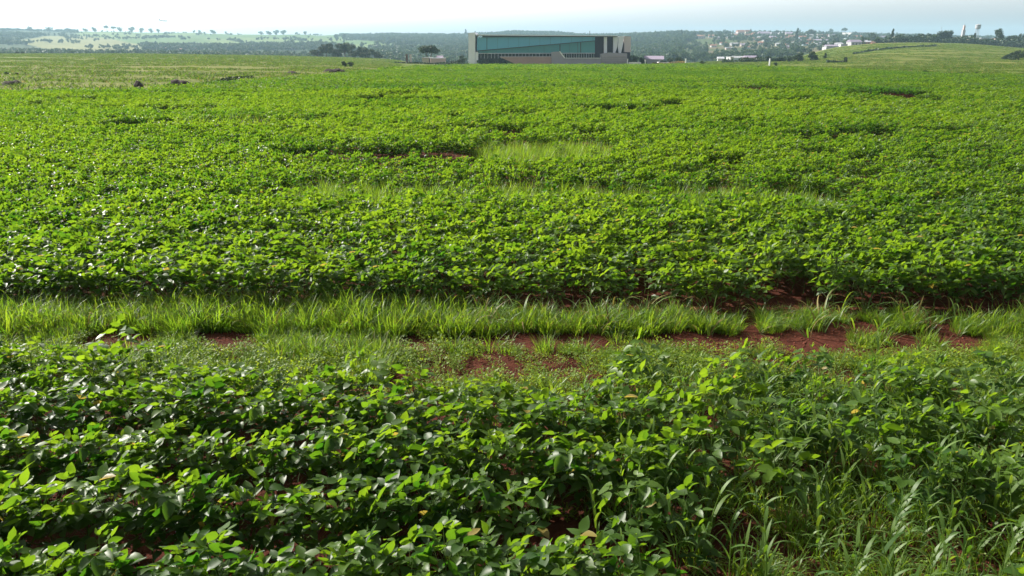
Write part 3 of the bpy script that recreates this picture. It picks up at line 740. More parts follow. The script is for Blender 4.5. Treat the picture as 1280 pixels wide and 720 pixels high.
crest = [(1098, 535, 46, 12, 'broad'), (1110, 535, 48, 12, 'bush'), (1117, 535, 35.5, 7, 'slender'), (1130, 535, 43, 14, 'broad'), (1142, 535, 45, 12, 'broad'), (1151, 535, 41, 13, 'round'), (1161, 535, 40, 13, 'broad'), (1171, 535, 41, 12, 'round'), (1181, 535, 37, 18, 'round'), (1188, 535, 35, 14, 'broad'),
         (1206, 535, 43, 12, 'broad'), (1219, 535, 41, 8, 'slender'), (1232, 535, 47, 14, 'bush'), (1251, 535, 34.5, 16, 'round'), (1261, 535, 42, 18, 'broad'), (1275, 535, 39, 18, 'broad'), (1290, 535, 40, 20, 'broad')]
row_of(crest, 'dark tree', 'along the green hill crest', 'trees along the crest of the green hill', fine='mid', dark=True)
row_of([(4, 2150, 33, 9, 'round'), (22, 2150, 34, 8, 'broad'), (36, 2150, 30.5, 9, 'round'), (60, 2150, 31, 12, 'broad'), (85, 2150, 33, 10, 'broad'), (106, 2150, 33, 8, 'round'), (117, 2150, 31, 7, 'round'), (132, 2150, 29.5, 6, 'umbrella'), (141, 2150, 31, 7, 'umbrella'), (149, 2150, 31, 8, 'round'), (164, 2150, 30.5, 9, 'round'), (176, 2150, 32, 7, 'broad'), (188, 2150, 33, 7, 'round'), (197, 2150, 33.5, 5, 'round'), (242, 2150, 35.5, 4, 'round'), (249, 2150, 35.5, 4, 'round'), (266, 2150, 34.5, 9, 'broad'), (282, 2150, 37, 4, 'bush')],
       'bluish tree', 'along the far left skyline', 'trees along the far left skyline', fine='far')
row_of([(326, 2150, 37, 8, 'broad'), (336, 2150, 36, 9, 'broad'), (345, 2150, 34.5, 9, 'round'), (354, 2150, 35, 9, 'round'), (370, 2150, 38, 5, 'round'), (381, 2150, 36.5, 6, 'round')],
       'bluish tree', 'on the bald pale rise', 'trees on the bald rise of the pale green hill', fine='far')
row_of([(420, 1700, 41, 7, 'round'), (429, 1700, 40, 7, 'round'), (452, 1250, 51, 7, 'round'), (464, 1250, 54, 7, 'round'), (84, 1300, 47, 5, 'broad'), (429.5, 1250, 49, 4, 'round'), (365, 900, 47.5, 8, 'round'), (487, 900, 55, 8, 'round'), (512, 900, 57, 10, 'broad')],
       'lone tree', 'in the pale fields', 'lone trees scattered over the pale fields', fine='far')
row_of([(582, 1500, 36, 5, 'slender'), (549, 1700, 40, 6, 'round'), (561, 1700, 41, 6, 'round'), (594, 1700, 39, 5, 'slender'), (463, 1800, 39.5, 5, 'round')], 'tree', 'on the wooded ridge beside the glass building', 'trees on the ridge beside the glass building', fine='far')
row_of([(852, 1300, 37, 6, 'slender'), (868, 1300, 38, 8, 'round'), (906, 1250, 35.5, 5, 'round'), (899, 1200, 39, 8, 'broad'), (939, 1200, 36, 4, 'slender'), (947, 1200, 38, 6, 'round'), (963, 1250, 37, 6, 'round'), (971, 1200, 36, 7, 'round'), (980, 1200, 38, 5, 'slender'), (997, 1100, 35, 8, 'slender'), (1004, 1100, 40, 7, 'round'), (1015, 1000, 35.5, 12, 'umbrella'), (1028, 1000, 38, 6, 'round'), (1039, 950, 34.5, 7, 'round'), (1056, 950, 34, 7, 'umbrella'), (1069, 900, 38, 6, 'bush'), (1047, 940, 40, 12, 'broad'), (1093, 800, 37, 14, 'round'), (1086, 900, 39, 10, 'round')],
       'dark tree', 'along the skyline of the hillside town', 'trees along the town skyline', fine='far', dark=True)
tree('tree', 535.5, 283, 54, 27, 'umbrella', 'flat topped umbrella tree with two bare trunks left of the glass building', fine='near', dark=True)
tree('tree', 577, 277, 67, 13, 'broad', 'dark drooping tree beside the white end wall of the glass building', fine='near', dark=True)
tree('tree', 792, 266, 67, 17, 'bush', 'green bushy tree against the concrete end of the glass building', fine='near')
tree('tree', 804, 268, 69.5, 13, 'bush', 'dark rounded tree between the green bushy tree and the low grey shed', fine='near', dark=True)
for px, Y, top, w, lab, dk in [(430, 165, 74.5, 9, 'dark low bush in the left pasture below the tree clump, its left half', True), (438, 168, 76, 10, 'dark low bush in the left pasture below the tree clump, its right half', True), (21, 420, 63.5, 7, 'small dark bush on the left pasture crest, its left half', True), (28, 420, 64, 6, 'small dark bush on the left pasture crest, its right half', True),
                               (1159, 103, 86.5, 12, 'dark round bush alone on the right pasture', True), (1200, 104, 89, 10, 'small green bush right of the dark round bush', False), (1221, 108, 89.5, 5, 'tiny bush farthest right of three on the pasture', False), (1058, 245, 69.5, 6, 'small dark bush with a thin hedge on the hill foot', True), (970, 225, 77, 6, 'small dark bush in front of the hill foot trees', True),
                               (878, 262, 75, 9, 'low green bush at the field edge right of the brown ground', False), (20, 90, 90, 6, 'small dark tussock bush on the left pasture', True), (8, 92, 90.5, 7, 'flat dark bush by the left frame edge', True), (600, 268, 73, 10, 'dry yellowish shrub at the foot of the white column', False), (614, 268, 73.5, 11, 'dark shrub below the left ground floor windows', True), (628, 268, 74, 12, 'dark shrub where the terracotta ramp begins', True),
                               (567, 275, 74.5, 13, 'dark clipped bush left of the white end wall', True), (554, 286, 69.5, 8, 'dark bush behind the pink shed', True), (588, 270, 75, 8, 'dark shrub at the foot of the white end wall', True), (850, 285, 69.5, 14, 'dark bush behind the brown ground', True), (838, 290, 70, 12, 'dark bush behind the white car', True), (775, 267.5, 74, 12, 'dark shrub in front of the sculpted concrete wall', True)]:
    tree('bush', px, Y, top, w, 'bush', lab, cat='bush', group='bushes around the field edge', fine='mid', dark=dk)

def hedge(pts, hgt, wid, label, mat, dens, size, name='hedge', cat='hedge'):
    g = Geo(); r = np.random.default_rng(len(label))
    for (p0, y0), (p1, y1) in zip(pts[:-1], pts[1:]):
        n = int(dens * abs(p1 - p0))
        for k in range(n):
            f = r.random(); px = p0 + (p1 - p0) * f; Y = y0 + (y1 - y0) * f + r.normal() * wid
            X = (px - 640) / FPX * Y * cp; hh = hgt * (.4 + .9 * vnoise(np.array([X * .35]), np.array([Y * .1]))[0])
            c = np.array([X, Y, G(X, Y) + hh * r.random()]); nrm = unit(r.normal(size=3)); a, s, u = basis(unit(r.normal(size=3)), nrm); L = size * r.uniform(.6, 1.3)
            g.add(np.array([c - a * L * .5, c + s * L * .35, c + a * L * .5, c - s * L * .35]), [(0, 1, 2, 3)], float(r.uniform(.1, .9)))
    o = link(name, g.mesh(name, M[mat], False)); o['label'] = label; o['category'] = cat
hedge([(1100, 540), (1130, 535), (1180, 530), (1230, 525), (1300, 520)], 4.6, 3, 'dark continuous hedge under the trees on the hill crest', 'darktree', 26, 1.4)
hedge([(1068, 345), (1085, 358), (1110, 375), (1140, 395), (1172, 410)], .8, 1.2, 'thin dark hedgerow climbing across the green hill', 'darktree', 10, .8)
hedge([(1036, 250), (1060, 246)], .7, .5, 'thin short hedge leading to the small dark bush', 'darktree', 14, .5)
hedge([(905, 320), (950, 318), (985, 312)], 1.5, 2, 'dark low hedge below the white town buildings', 'darktree', 22, .8)
hedge([(492, 262), (520, 264), (586, 266)], .8, .5, 'low dark hedge along the far field edge left of the glass building', 'darktree', 14, .45)
hedge([(238, 60), (262, 64), (290, 72), (312, 82)], .40, .15, 'thin dark weedy ditch edge between the pasture and the crop', 'darktree', 16, .16)
hedge([(818, 270), (860, 268)], 1.0, .8, 'brown scrub along the field edge right of the grey shed', 'dry', 12, .5)

# dark woods over the distant hills: nobody could count these
def woods():
    src = []
    for k in range(6):
        t, c = tree_pair(['round', 'broad', 'round', 'broad', 'round', 'slender'][k], 100 + k, 'far')
        src.append(joined('wood_tree', [(t, M['bark']), (c, M['tree'])]))
    n = 75000; y = np.sqrt(rng.uniform(620 ** 2, 2450 ** 2, n)); x = rng.uniform(-.85, .85, n) * y
    z = ground(x, y); px, py = project(x, y, z)
    inf = in_poly(px, py, FIELD_TAN) | in_poly(px, py, FIELD_GREEN) | in_poly(px, py, RED_BANK)
    tw = in_poly(px, py, TOWN)
    keep = ~inf & (~tw | (rng.random(n) < .17)) & (fbm(x * .01, y * .01) > .27)
    band = inf & (np.abs(fbm(x * .004 + 9, y * .006) - .5) < .012); keep |= band
    keep &= ~((px < 470) & (y < 1500) & (y > 900) & (fbm(x * .006 + 2, y * .004) < .50))
    keep &= ~((px > 970) & (py < 41)) & ~((px < 410) & (y > 1750) & (fbm(x * .02, y * .01) < .55))
    x, y, z = x[keep], y[keep], z[keep]; n = len(x); h = rng.uniform(5.5, 10.5, n) * np.where(px[keep] < 470, .72, np.where(px[keep] > 860, .75, 1)); w = h * rng.uniform(.8, 1.3, n)
    scatter('far_woods', src, np.stack([x, y, z], 1), rng.integers(0, 6, n), np.stack([x * 0, x * 0, rng.random(n) * 6.28], 1), np.stack([w, w, h], 1), 'hazy dark woods covering the distant hills')
woods()

# ------------------------------------------------------------------ buildings
def bx(x0, x1, y0, y1, z0, z1):
    V = [(x0, y0, z0), (x1, y0, z0), (x1, y1, z0), (x0, y1, z0), (x0, y0, z1), (x1, y0, z1), (x1, y1, z1), (x0, y1, z1)]
    return V, [(3, 2, 1, 0), (4, 5, 6, 7), (0, 1, 5, 4), (1, 2, 6, 5), (2, 3, 7, 6), (3, 0, 4, 7)]
def joinb(name, parts, mat):
    V = []; F = []
    for v, f in parts: F += [tuple(i + len(V) for i in q) for q in f]; V += v
    return mk_mesh(name, V, F, mat, None, False)
def prism(poly, y0, y1):
    n = len(poly); V = [(x, y0, z) for x, z in poly] + [(x, y1, z) for x, z in poly]
    ar = sum(poly[i][0] * poly[(i + 1) % n][1] - poly[(i + 1) % n][0] * poly[i][1] for i in range(n))
    fr = tuple(range(n)); bk = tuple(range(2 * n - 1, n - 1, -1)); sd = [(i + n, (i + 1) % n + n, (i + 1) % n, i) for i in range(n)]
    if ar < 0: fr = fr[::-1]; bk = bk[::-1]; sd = [q[::-1] for q in sd]
    return V, [fr, bk] + sd
M['glass_up'] = plain('teal_glass', (.12, .42, .60), .12, .10, .15, spec=.8)
M['glass_low'] = plain('green_glass', (.06, .29, .31), .14, .15, .2, spec=.8)
M['dark_glass'] = plain('dark_glass', (.012, .018, .024), .1, .3, .5, spec=.6)
M['mull'] = plain('dark_metal_frame', (.02, .035, .04), .5, .1)
M['conc'] = plain('pale_concrete', (.80, .82, .88), .8, .1, .4)
M['pink'] = plain('pinkish_concrete', (.60, .52, .53), .8, .1, .4)
M['mauve'] = plain('mauve_grey_render', (.32, .30, .34), .85, .15, .5)
M['terra'] = plain('terracotta_render', (.42, .28, .23), .85, .12, .4)
M['dark'] = plain('dark_cladding', (.05, .04, .055), .7, .2)
M['whitep'] = plain('white_paint', (.78, .78, .78), .6, .05)
M['fascia'] = plain('dark_fascia', (.06, .08, .11), .5, .2)
def glass_building():
    root = bpy.data.objects.new('glass_building', None); C.objects.link(root); root.location = (P(690, 81, 270).x, 270, P(690, 81, 270).z)
    root['label'] = 'long modern building with a teal glass front, white end wall and terracotta ramp'; root['category'] = 'building'
    ox, oy, oz = root.location
    def q(px, py, Y): p = P(px, py, Y); return (p.x - ox, p.z - oz)
    def pr(pts, Y0, Y1): return prism([q(a, b, Y0) for a, b in pts], Y0 - oy, Y1 - oy)
    def part(name, parts, mat, parent=root):
        return link(name, joinb(name, parts, M[mat]), parent)
    part('wall', [pr([(598, 47.2), (743.5, 47.2), (743.5, 84), (598, 84)], 272.2, 290), pr([(743.6, 46), (788, 46), (788, 84), (743.6, 84)], 272.5, 290)], 'dark')
    part('end_wall', [pr([(585.5, 41), (594, 40.6), (594, 83), (585.5, 83)], 269, 291)], 'conc')
    part('column', [pr([(594.3, 65), (597.6, 65), (597.6, 83), (594.3, 83)], 268.6, 270)], 'conc')
    part('roof', [pr([(594.3, 43.2), (772, 44.4), (772, 45.2), (594.3, 44.2)], 268.4, 291)], 'conc')
    fs = part('fascia', [pr([(603, 44.25), (772, 45.22), (772, 46.0), (603, 46.6)], 269.2, 290.5)], 'fascia')
    part('antenna', [pr([(737, 38.5), (737.5, 38.5), (737.5, 44.4), (737, 44.4)], 275, 275.2)], 'mull')
    sl = lambda px: 63.2 + (px - 596) * (50.6 - 63.2) / (744 - 596)
    up = part('glass_panel', [pr([(596.2, 46.7), (743.8, 46.1), (743.8, sl(743.8)), (627, 60.6), (596.2, 63.2)], 270.0, 270.5)], 'glass_up')
    part('panel_edge', [pr([(596, 63.3), (627, 60.7), (743.8, sl(743.8) + .1), (743.8, sl(743.8) + .55), (627, 61.25), (596, 63.85)], 269.85, 270.6)], 'mull', up)
    part('mullion', [pr([(608.3, 47), (608.9, 47), (608.9, 61.8), (608.3, 61.8)], 269.92, 269.99)] + [pr([(p, 46.9), (p + .16, 46.9), (p + .16, sl(p) - .3), (p, sl(p) - .3)], 269.94, 269.99) for p in np.arange(622, 742, 13.2)], 'mull', up)
    lg = part('lower_glass', [pr([(597, 64.1), (627, 61.4), (743.6, sl(743.6) + .75), (743.6, 66.1), (597, 66.4)], 270.9, 271.4)], 'glass_low')
    part('mullion', [pr([(p, sl(p) + 1.2), (p + w, sl(p) + 1.2), (p + w, 66), (p, 66)], 270.8, 270.89) for p, w in [(620, .2), (640, .2), (660, .2), (680, .2), (699.5, 1.0), (722, .5), (725.4, 1.0), (712, .2)]], 'mull', lg)
    part('spandrel', [pr([(597, 66.45), (743.6, 66.15), (743.6, 66.75), (597, 67.1)], 270.8, 271.6)], 'conc')
    dg = part('ground_floor_window', [pr([(598.2, 67.15), (743.6, 66.8), (743.6, 83), (598.2, 83)], 271.5, 272)], 'dark_glass')
    part('window_frame', [pr([(p, 67.15), (p + .35, 67.15), (p + .35, 73), (p, 73)], 271.35, 271.49) for p in list(np.arange(601, 690, 4.3)) + list(np.arange(705, 743, 3.1))], 'conc', dg)
    part('post', [pr([(755, 45.3), (758.8, 45.3), (758.8, 70), (755, 70)], 270.2, 271)], 'conc')
    # sculpted concrete: pale leaves of wall that taper downwards
    part('sculpted_wall', [pr([(766.6, 45.3), (773.5, 45.3), (772.6, 52), (771.2, 60), (769, 66), (766.6, 68)], 270.4, 271.6), pr([(773.6, 45.3), (780.2, 45.3), (779, 54), (776.4, 66.5), (773.8, 67), (772.4, 58)], 270.1, 271.3)], 'conc')
    part('side_wall', [pr([(780.6, 45.4), (788.6, 45.4), (788.6, 65.2), (780.6, 65.2)], 269.8, 272.3)], 'pink')
    part('ramp_wall', [pr([(625, 71.5), (689.3, 71.3), (689.3, 83), (650, 83), (640, 78), (633, 75)], 266.2, 268.2)], 'terra')
    part('ramp_coping', [pr([(624.5, 70.9), (689.3, 70.7), (689.3, 71.25), (624.5, 71.45)], 266.1, 268.4)], 'pink')
    st = part('stair_block', [pr([(689.5, 65.2), (698.2, 64.6), (706, 73), (751, 73), (751, 83), (689.5, 83)], 265.6, 268.6), pr([(751.2, 67.5), (762, 65.8), (784, 66.8), (784, 83), (751.2, 83)], 265.9, 269.2)], 'mauve')
    part('handrail', [pr([(698.6, 64.2), (700.4, 64.2), (706.8, 72.4), (705.4, 72.9)], 265.3, 265.55), pr([(706.9, 72.3), (751, 72.3), (751, 72.95), (706.9, 72.95)], 265.3, 265.55)], 'whitep', st)
    part('step', [pr([(752, a), (783, a), (783, a + .35), (752, a + .35)], 265.5, 265.88) for a in (70, 72.5, 75, 77.5)], 'pink', st)
glass_building()

def simple(name, label, cat, parts, px, Y, group=None, base=None):
    """a thing whose parts are given as lists of (kind, px/py shapes)"""
    X = (px - 640) / FPX * Y * cp; z = G(X, Y)
    e = bpy.data.objects.new(name, None); C.objects.link(e); e.location = (X, Y, z); e['label'] = label; e['category'] = cat
    if group: e['group'] = group
    for nm, solids, mat in parts: link(nm, joinb(nm, solids, M[mat] if isinstance(mat, str) else mat), e)
    return e
# town houses
WALLC = {'white': (.46, .46, .47), 'cream': (.42, .38, .32), 'pink': (.50, .38, .36), 'grey': (.34, .35, .37), 'pale blue': (.42, .52, .58), 'brick red': (.33, .14, .09)}
ROOFC = {'orange tiled': (.26, .12, .08), 'brown tiled': (.20, .10, .07), 'grey': (.30, .31, .33), 'white': (.42, .43, .47), 'violet grey': (.28, .24, .32), 'dark': (.06, .06, .07)}
for k, v in WALLC.items(): M['w_' + k] = plain(k.replace(' ', '_') + '_wall', v, .85, .1)
for k, v in ROOFC.items(): M['r_' + k] = plain(k.replace(' ', '_') + '_roof', v, .7, .15)
M['win'] = plain('window_glass', (.03, .04, .05), .2, .2, spec=.6)
def house(px, py, wpx, hpx, wall, roof, flat, label, lo=620, hi=1650, group='houses of the hillside town', Y=None, name='house', cat='house', depth=None):
    if Y is None: Y = Yof(px, py, lo, hi)
    m = Y / FPX * 1.0; w = wpx * m; h = max(hpx * m, 2.2); d = depth or max(w * .7, 5); w2 = w / 2
    parts = []; hw = h * (.94 if flat else .62)
    parts.append(('wall', [bx(-w2, w2, 0, d, -4, hw)], 'w_' + wall))
    o = .35
    if flat: parts.append(('roof', [bx(-w2 - .2, w2 + .2, -.2, d + .2, hw + .01, h)], 'r_' + roof))
    else:
        zt = hw + .02; V = [(-w2 - o, -o, zt), (w2 + o, -o, zt), (w2 + o, d + o, zt), (-w2 - o, d + o, zt), (-w2 - o, d / 2, h), (w2 + o, d / 2, h)]
        parts.append(('roof', [(V, [(0, 1, 5, 4), (2, 3, 4, 5), (0, 4, 3), (1, 2, 5), (3, 2, 1, 0)])], 'r_' + roof))
    nwin = max(2, min(6, int(w / 3.2))); nst = max(1, int(hw / 3))
    e = simple(name, label, cat, parts, px, Y, group)
    for s in range(nst):
        for k in range(nwin):
            cx = -w2 + w * (k + .5) / nwin; z0 = s * 3 + 1.0
            if z0 + 1.1 < hw:
                if s == 0 and k == nwin // 2: link('door', joinb('door', [bx(cx - .5, cx + .5, -.06, .0 - .003, 0, 2.1)], M['mull']), e)
                else: link('window', joinb('window', [bx(cx - .6, cx + .6, -.05, -.003, z0, z0 + 1.1)], M['win']), e)
    e.rotation_euler = (0, 0, random.uniform(-.25, .25))
    return e
H = [  # px, base py, width px, height px, wall, roof, flat, where
    (876, 48.5, 11, 3.2, 'white', 'white', 1, 'above the bare red bank'), (909, 42.5, 7, 4, 'pale blue', 'white', 1, 'leftmost on the town skyline'), (917, 45.5, 9, 3.5, 'white', 'grey', 0, 'just below the leftmost skyline house'),
    (905, 46, 7, 3, 'pale blue', 'grey', 0, 'right of the bare red bank'), (926, 42.5, 9, 4.5, 'pink', 'orange tiled', 0, 'highest on the town skyline'), (934, 43, 6, 5, 'cream', 'brown tiled', 0, 'right of the tallest orange roof'), (929, 47, 10, 3.5, 'white', 'brown tiled', 0, 'downhill from the tallest orange roof'),
    (944, 45, 7, 4, 'white', 'orange tiled', 0, 'left of the big violet roof'), (956, 46, 13, 6, 'white', 'violet grey', 0, 'widest in the middle town'), (967, 45, 7, 4.5, 'grey', 'white', 1, 'right of the big violet roof'), (977, 44, 7, 4, 'white', 'grey', 0, 'behind the slender skyline tree'), (986, 45.5, 8, 5, 'cream', 'violet grey', 0, 'beside the slender skyline tree'),
    (991, 48, 9, 3.5, 'pink', 'brown tiled', 0, 'below the slender skyline tree'), (1011, 46, 10, 3, 'cream', 'grey', 0, 'under the flat topped skyline tree'), (1024, 47, 6, 4, 'white', 'grey', 1, 'right of the flat topped skyline tree'), (1031, 47.5, 6, 4, 'pink', 'brown tiled', 0, 'between two skyline trees'), (974, 50, 8, 3, 'grey', 'brown tiled', 0, 'in the second street of the town'),
    (945, 50, 12, 2.6, 'grey', 'brown tiled', 0, 'left in the second street of the town'), (962, 52.5, 12, 2.4, 'cream', 'grey', 0, 'above the white warehouse'), (1000, 53, 10, 3.5, 'pink', 'violet grey', 0, 'right of and above the white warehouse'), (1012, 52.5, 9, 3.5, 'brick red', 'brown tiled', 0, 'above the hill foot trees'), (1024, 53.5, 10, 4, 'grey', 'violet grey', 0, 'left of the white hillside house'),
    (1034, 54.5, 8, 5, 'grey', 'violet grey', 0, 'left of the meadow top'), (988, 56, 10, 3, 'brick red', 'grey', 0, 'behind the hill foot trees'), (1075, 44.5, 26, 3.6, 'white', 'grey', 1, 'very long under the town skyline'), (1062, 49, 9, 4, 'pale blue', 'grey', 0, 'left under the very long building'),
    (920, 57, 9, 3.4, 'grey', 'grey', 0, 'left of the white warehouse'), (906, 56, 8, 3.2, 'grey', 'brown tiled', 0, 'alone among trees below the bare red bank')]
for a in H:
    house(a[0], a[1], a[2], a[3], a[4], a[5], a[6], f'{a[4]} walled house with {"flat " if a[6] else ""}{a[5]} roof {a[7]}')
_up = sorted([(889, 47), (897, 49.5), (912, 49), (921, 46.5), (938, 46), (951, 49), (966, 48.5), (983, 49), (1003, 48.5), (1018, 49), (1040, 47), (1051, 46.5), (1072, 48), (1092, 48), (1105, 49)])
_lo = sorted([(893, 59), (913, 62), (931, 58), (940, 61.5), (951, 56), (975, 57.5), (985, 60.5), (997, 58.5), (1008, 57), (1019, 58), (1027, 56.5)])
for rowp, nm in ((_up, 'upper'), (_lo, 'lower')):
    for i, (a, b) in enumerate(rowp):
        wc = ['white', 'cream', 'white', 'pink', 'pale blue'][(i * 3 + len(nm)) % 5]; rc = ['brown tiled', 'orange tiled', 'grey', 'violet grey'][(i * 5 + 1) % 4]
        house(a, b, random.uniform(5.5, 9), random.uniform(2.8, 4), wc, rc, 0, f'{wc} house with {rc} roof, {ORD[i]} from left on the {nm} town terrace', group=f'small houses of the {nm} town terrace')
H2 = [(962, 62, 15, 3.8, 'white', 'white', 1, 700, 'long white warehouse in the middle below the town'), (903, 67.5, 7, 5.5, 'white', 'white', 0, 520, 'white walled house with white roof among trees far left of the town'), (924, 72, 12, 5.5, 'pale blue', 'grey', 0, 430, 'pale blue walled house beside the small white box building'),
      (917, 74.5, 4, 5, 'white', 'white', 1, 400, 'small bright white box building at the field edge'), (933, 69, 10, 5.5, 'white', 'brown tiled', 0, 470, 'white walled house with brown roof right of the small white box'), (942, 73, 14, 5.5, 'pink', 'violet grey', 0, 420, 'pink walled house with violet roof at the field edge'), (944, 67.5, 14, 2.6, 'white', 'white', 1, 560, 'low white walled shed behind the pink house'),
      (1047, 55.5, 20, 6, 'white', 'white', 0, 660, 'white hillside house with a big white roof'), (1041, 57.5, 13, 4, 'grey', 'violet grey', 0, 630, 'grey house with violet roof in front of the big white roof'), (1056, 57, 8, 3, 'white', 'dark', 1, 625, 'low white walled house with dark roof at the meadow edge'), (1071, 55.5, 14, 7, 'white', 'violet grey', 0, 640, 'white walled gabled house row with violet roof on the meadow edge'),
      (1084, 54, 8, 6, 'brick red', 'white', 0, 650, 'brick red walled house next to the gabled row'), (1098, 53, 16, 4.2, 'brick red', 'brown tiled', 0, 660, 'long brick red house with brown roof on the hill crest'), (1114, 52.5, 14, 4, 'pink', 'orange tiled', 0, 665, 'pink walled house with orange roof on the hill crest'), (1146, 52, 9, 6.5, 'white', 'grey', 1, 650, 'white walled house between crest trees'),
      (1158, 52, 9, 4.4, 'white', 'brown tiled', 0, 650, 'white walled house with brown roof between crest trees'), (1126, 52, 8, 8, 'pink', 'brown tiled', 0, 655, 'pink walled house behind the slender crest tree'), (1195, 46, 9, 9, 'pink', 'orange tiled', 0, 760, 'pink walled house with orange roof left of the thin tower'), (1213.5, 47, 7, 12, 'pink', 'white', 1, 760, 'tall narrow pink block left of the water tank'),
      (1229.5, 47, 6, 10.5, 'grey', 'grey', 1, 760, 'narrow grey block attached to the wide grey block'), (1238, 47, 10, 9, 'pale blue', 'violet grey', 1, 765, 'wide pale blue block right of the water tank'), (1245.5, 47, 4, 11, 'pink', 'pink' if 0 else 'white', 1, 770, 'slim pink block behind the round crest tree')]
for a in H2:
    house(a[0], a[1], a[2], a[3], a[4], a[5], a[6], a[8], Y=a[7], group='buildings below and beside the town')
def fix_base():
    pass
H3 = [(206, 62, 4, 2.2, 'white', 'orange tiled', 0, 'leftmost in the left valley'), (214, 60, 4, 2, 'white', 'grey', 0, 'second in the left valley'), (223, 63, 5, 2.2, 'pink', 'orange tiled', 0, 'third in the left valley'), (233, 60.5, 5, 2.4, 'white', 'white', 0, 'fourth in the left valley'), (242, 62.5, 5, 2, 'cream', 'orange tiled', 0, 'rightmost in the left valley'),
      (363, 63, 10, 3, 'grey', 'violet grey', 0, 'left of the dark tree clump'), (558, 50, 16, 2.2, 'white', 'white', 1, 'upper left of the glass building'), (574, 52.5, 16, 2.4, 'white', 'white', 1, 'long, next to the white end wall'), (580, 46.5, 10, 2.2, 'white', 'white', 1, 'on the ridge behind the white end wall'), (502, 72, 12, 3, 'cream', 'white', 1, 'low behind the wooden posts'), (793, 50, 5, 3.2, 'white', 'white', 0, 'right of the glass building')]
for a in H3:
    house(a[0], a[1], a[2], a[3], a[4], a[5], a[6], f'{a[4]} walled house with {a[5]} roof, {a[7]}', group='houses on the distant slopes')
# sheds and small things along the far field edge
house(547, 79.6, 18, 4.6, 'pink', 'white', 1, 'long low pink shed under the umbrella tree', Y=272, name='shed', cat='shed', group=None, depth=4)
house(531, 80, 9, 3.4, 'cream', 'grey', 1, 'small low shed left of the long pink shed', Y=274, name='shed', cat='shed', group=None, depth=3)
house(549, 78, 6, 10, 'grey', 'violet grey', 0, 'grey gabled shed rising behind the long pink shed', Y=285, name='shed', cat='shed', group=None, depth=4)
house(819, 81, 21, 10, 'grey', 'violet grey', 0, 'low grey shed with a sloping violet roof right of the glass building', Y=276, name='shed', cat='shed', group=None, depth=7)
M['brownpost'] = plain('weathered_wood', (.16, .10, .08), .9, .2); M['blackp'] = plain('black_rubber', (.02, .02, .02), .8, .1)
for px, lab, hh, mt in [(507.5, 'weathered wooden gate post left of the sheds, left one of two', 3.0, 'brownpost'), (512.5, 'pinkish gate post left of the sheds, right one of two', 2.9, 'pink'), (785.6, 'white post at the right end of the stair block', 1.9, 'whitep'), (808, 'thin white post beside the low grey shed', 1.6, 'whitep'), (859, 'pale post on the field edge right of the brown scrub', 1.9, 'conc'), (965, 'thin pale post in the pasture before the hill', 2.0, 'conc')]:
    Y = 263.5 if px != 965 else 215
    simple('post', lab, 'post', [('post_shaft', [bx(-.35 if px < 520 else -.16, .35 if px < 520 else .16, -.15, .15, -.3, hh)], mt), ('post_cap', [bx(-.42 if px < 520 else -.2, .42 if px < 520 else .2, -.2, .2, hh + .002, hh + .12)], mt)], px, Y)
def car(px, Y, label, rz):
    X = (px - 640) / FPX * Y * cp
    body = prism([(-2.1, .35), (2.1, .35), (2.15, .75), (1.3, .92), (-1.9, .95), (-2.15, .8)], -.85, .85); cab = prism([(-1.7, .95), (1.0, .93), (.45, 1.42), (-1.3, 1.45)], -.76, .76)
    e = bpy.data.objects.new('parked_car', None); C.objects.link(e); e.location = (X, Y, G(X, Y)); e.rotation_euler = (0, 0, rz); e['label'] = label; e['category'] = 'car'; e['group'] = 'cars by the field edge'
    link('body', joinb('body', [body], M['whitep']), e)
    link('cabin', joinb('cabin', [cab], M['dark_glass']), e)
    for sx in (-1.35, 1.35):
        for sy in (-.86, .86):
            g = Geo(); tube(g, (sx, sy - .1, .33), (sx, sy + .1, .33), .33, .33, .5, 12); link('wheel', g.mesh('wheel', M['blackp']), e)
car(831, 272, 'white car parked between the grey shed and the brown scrub', .1)
car(795, 263.5, 'white car low in front of the green bushy tree', -.15)

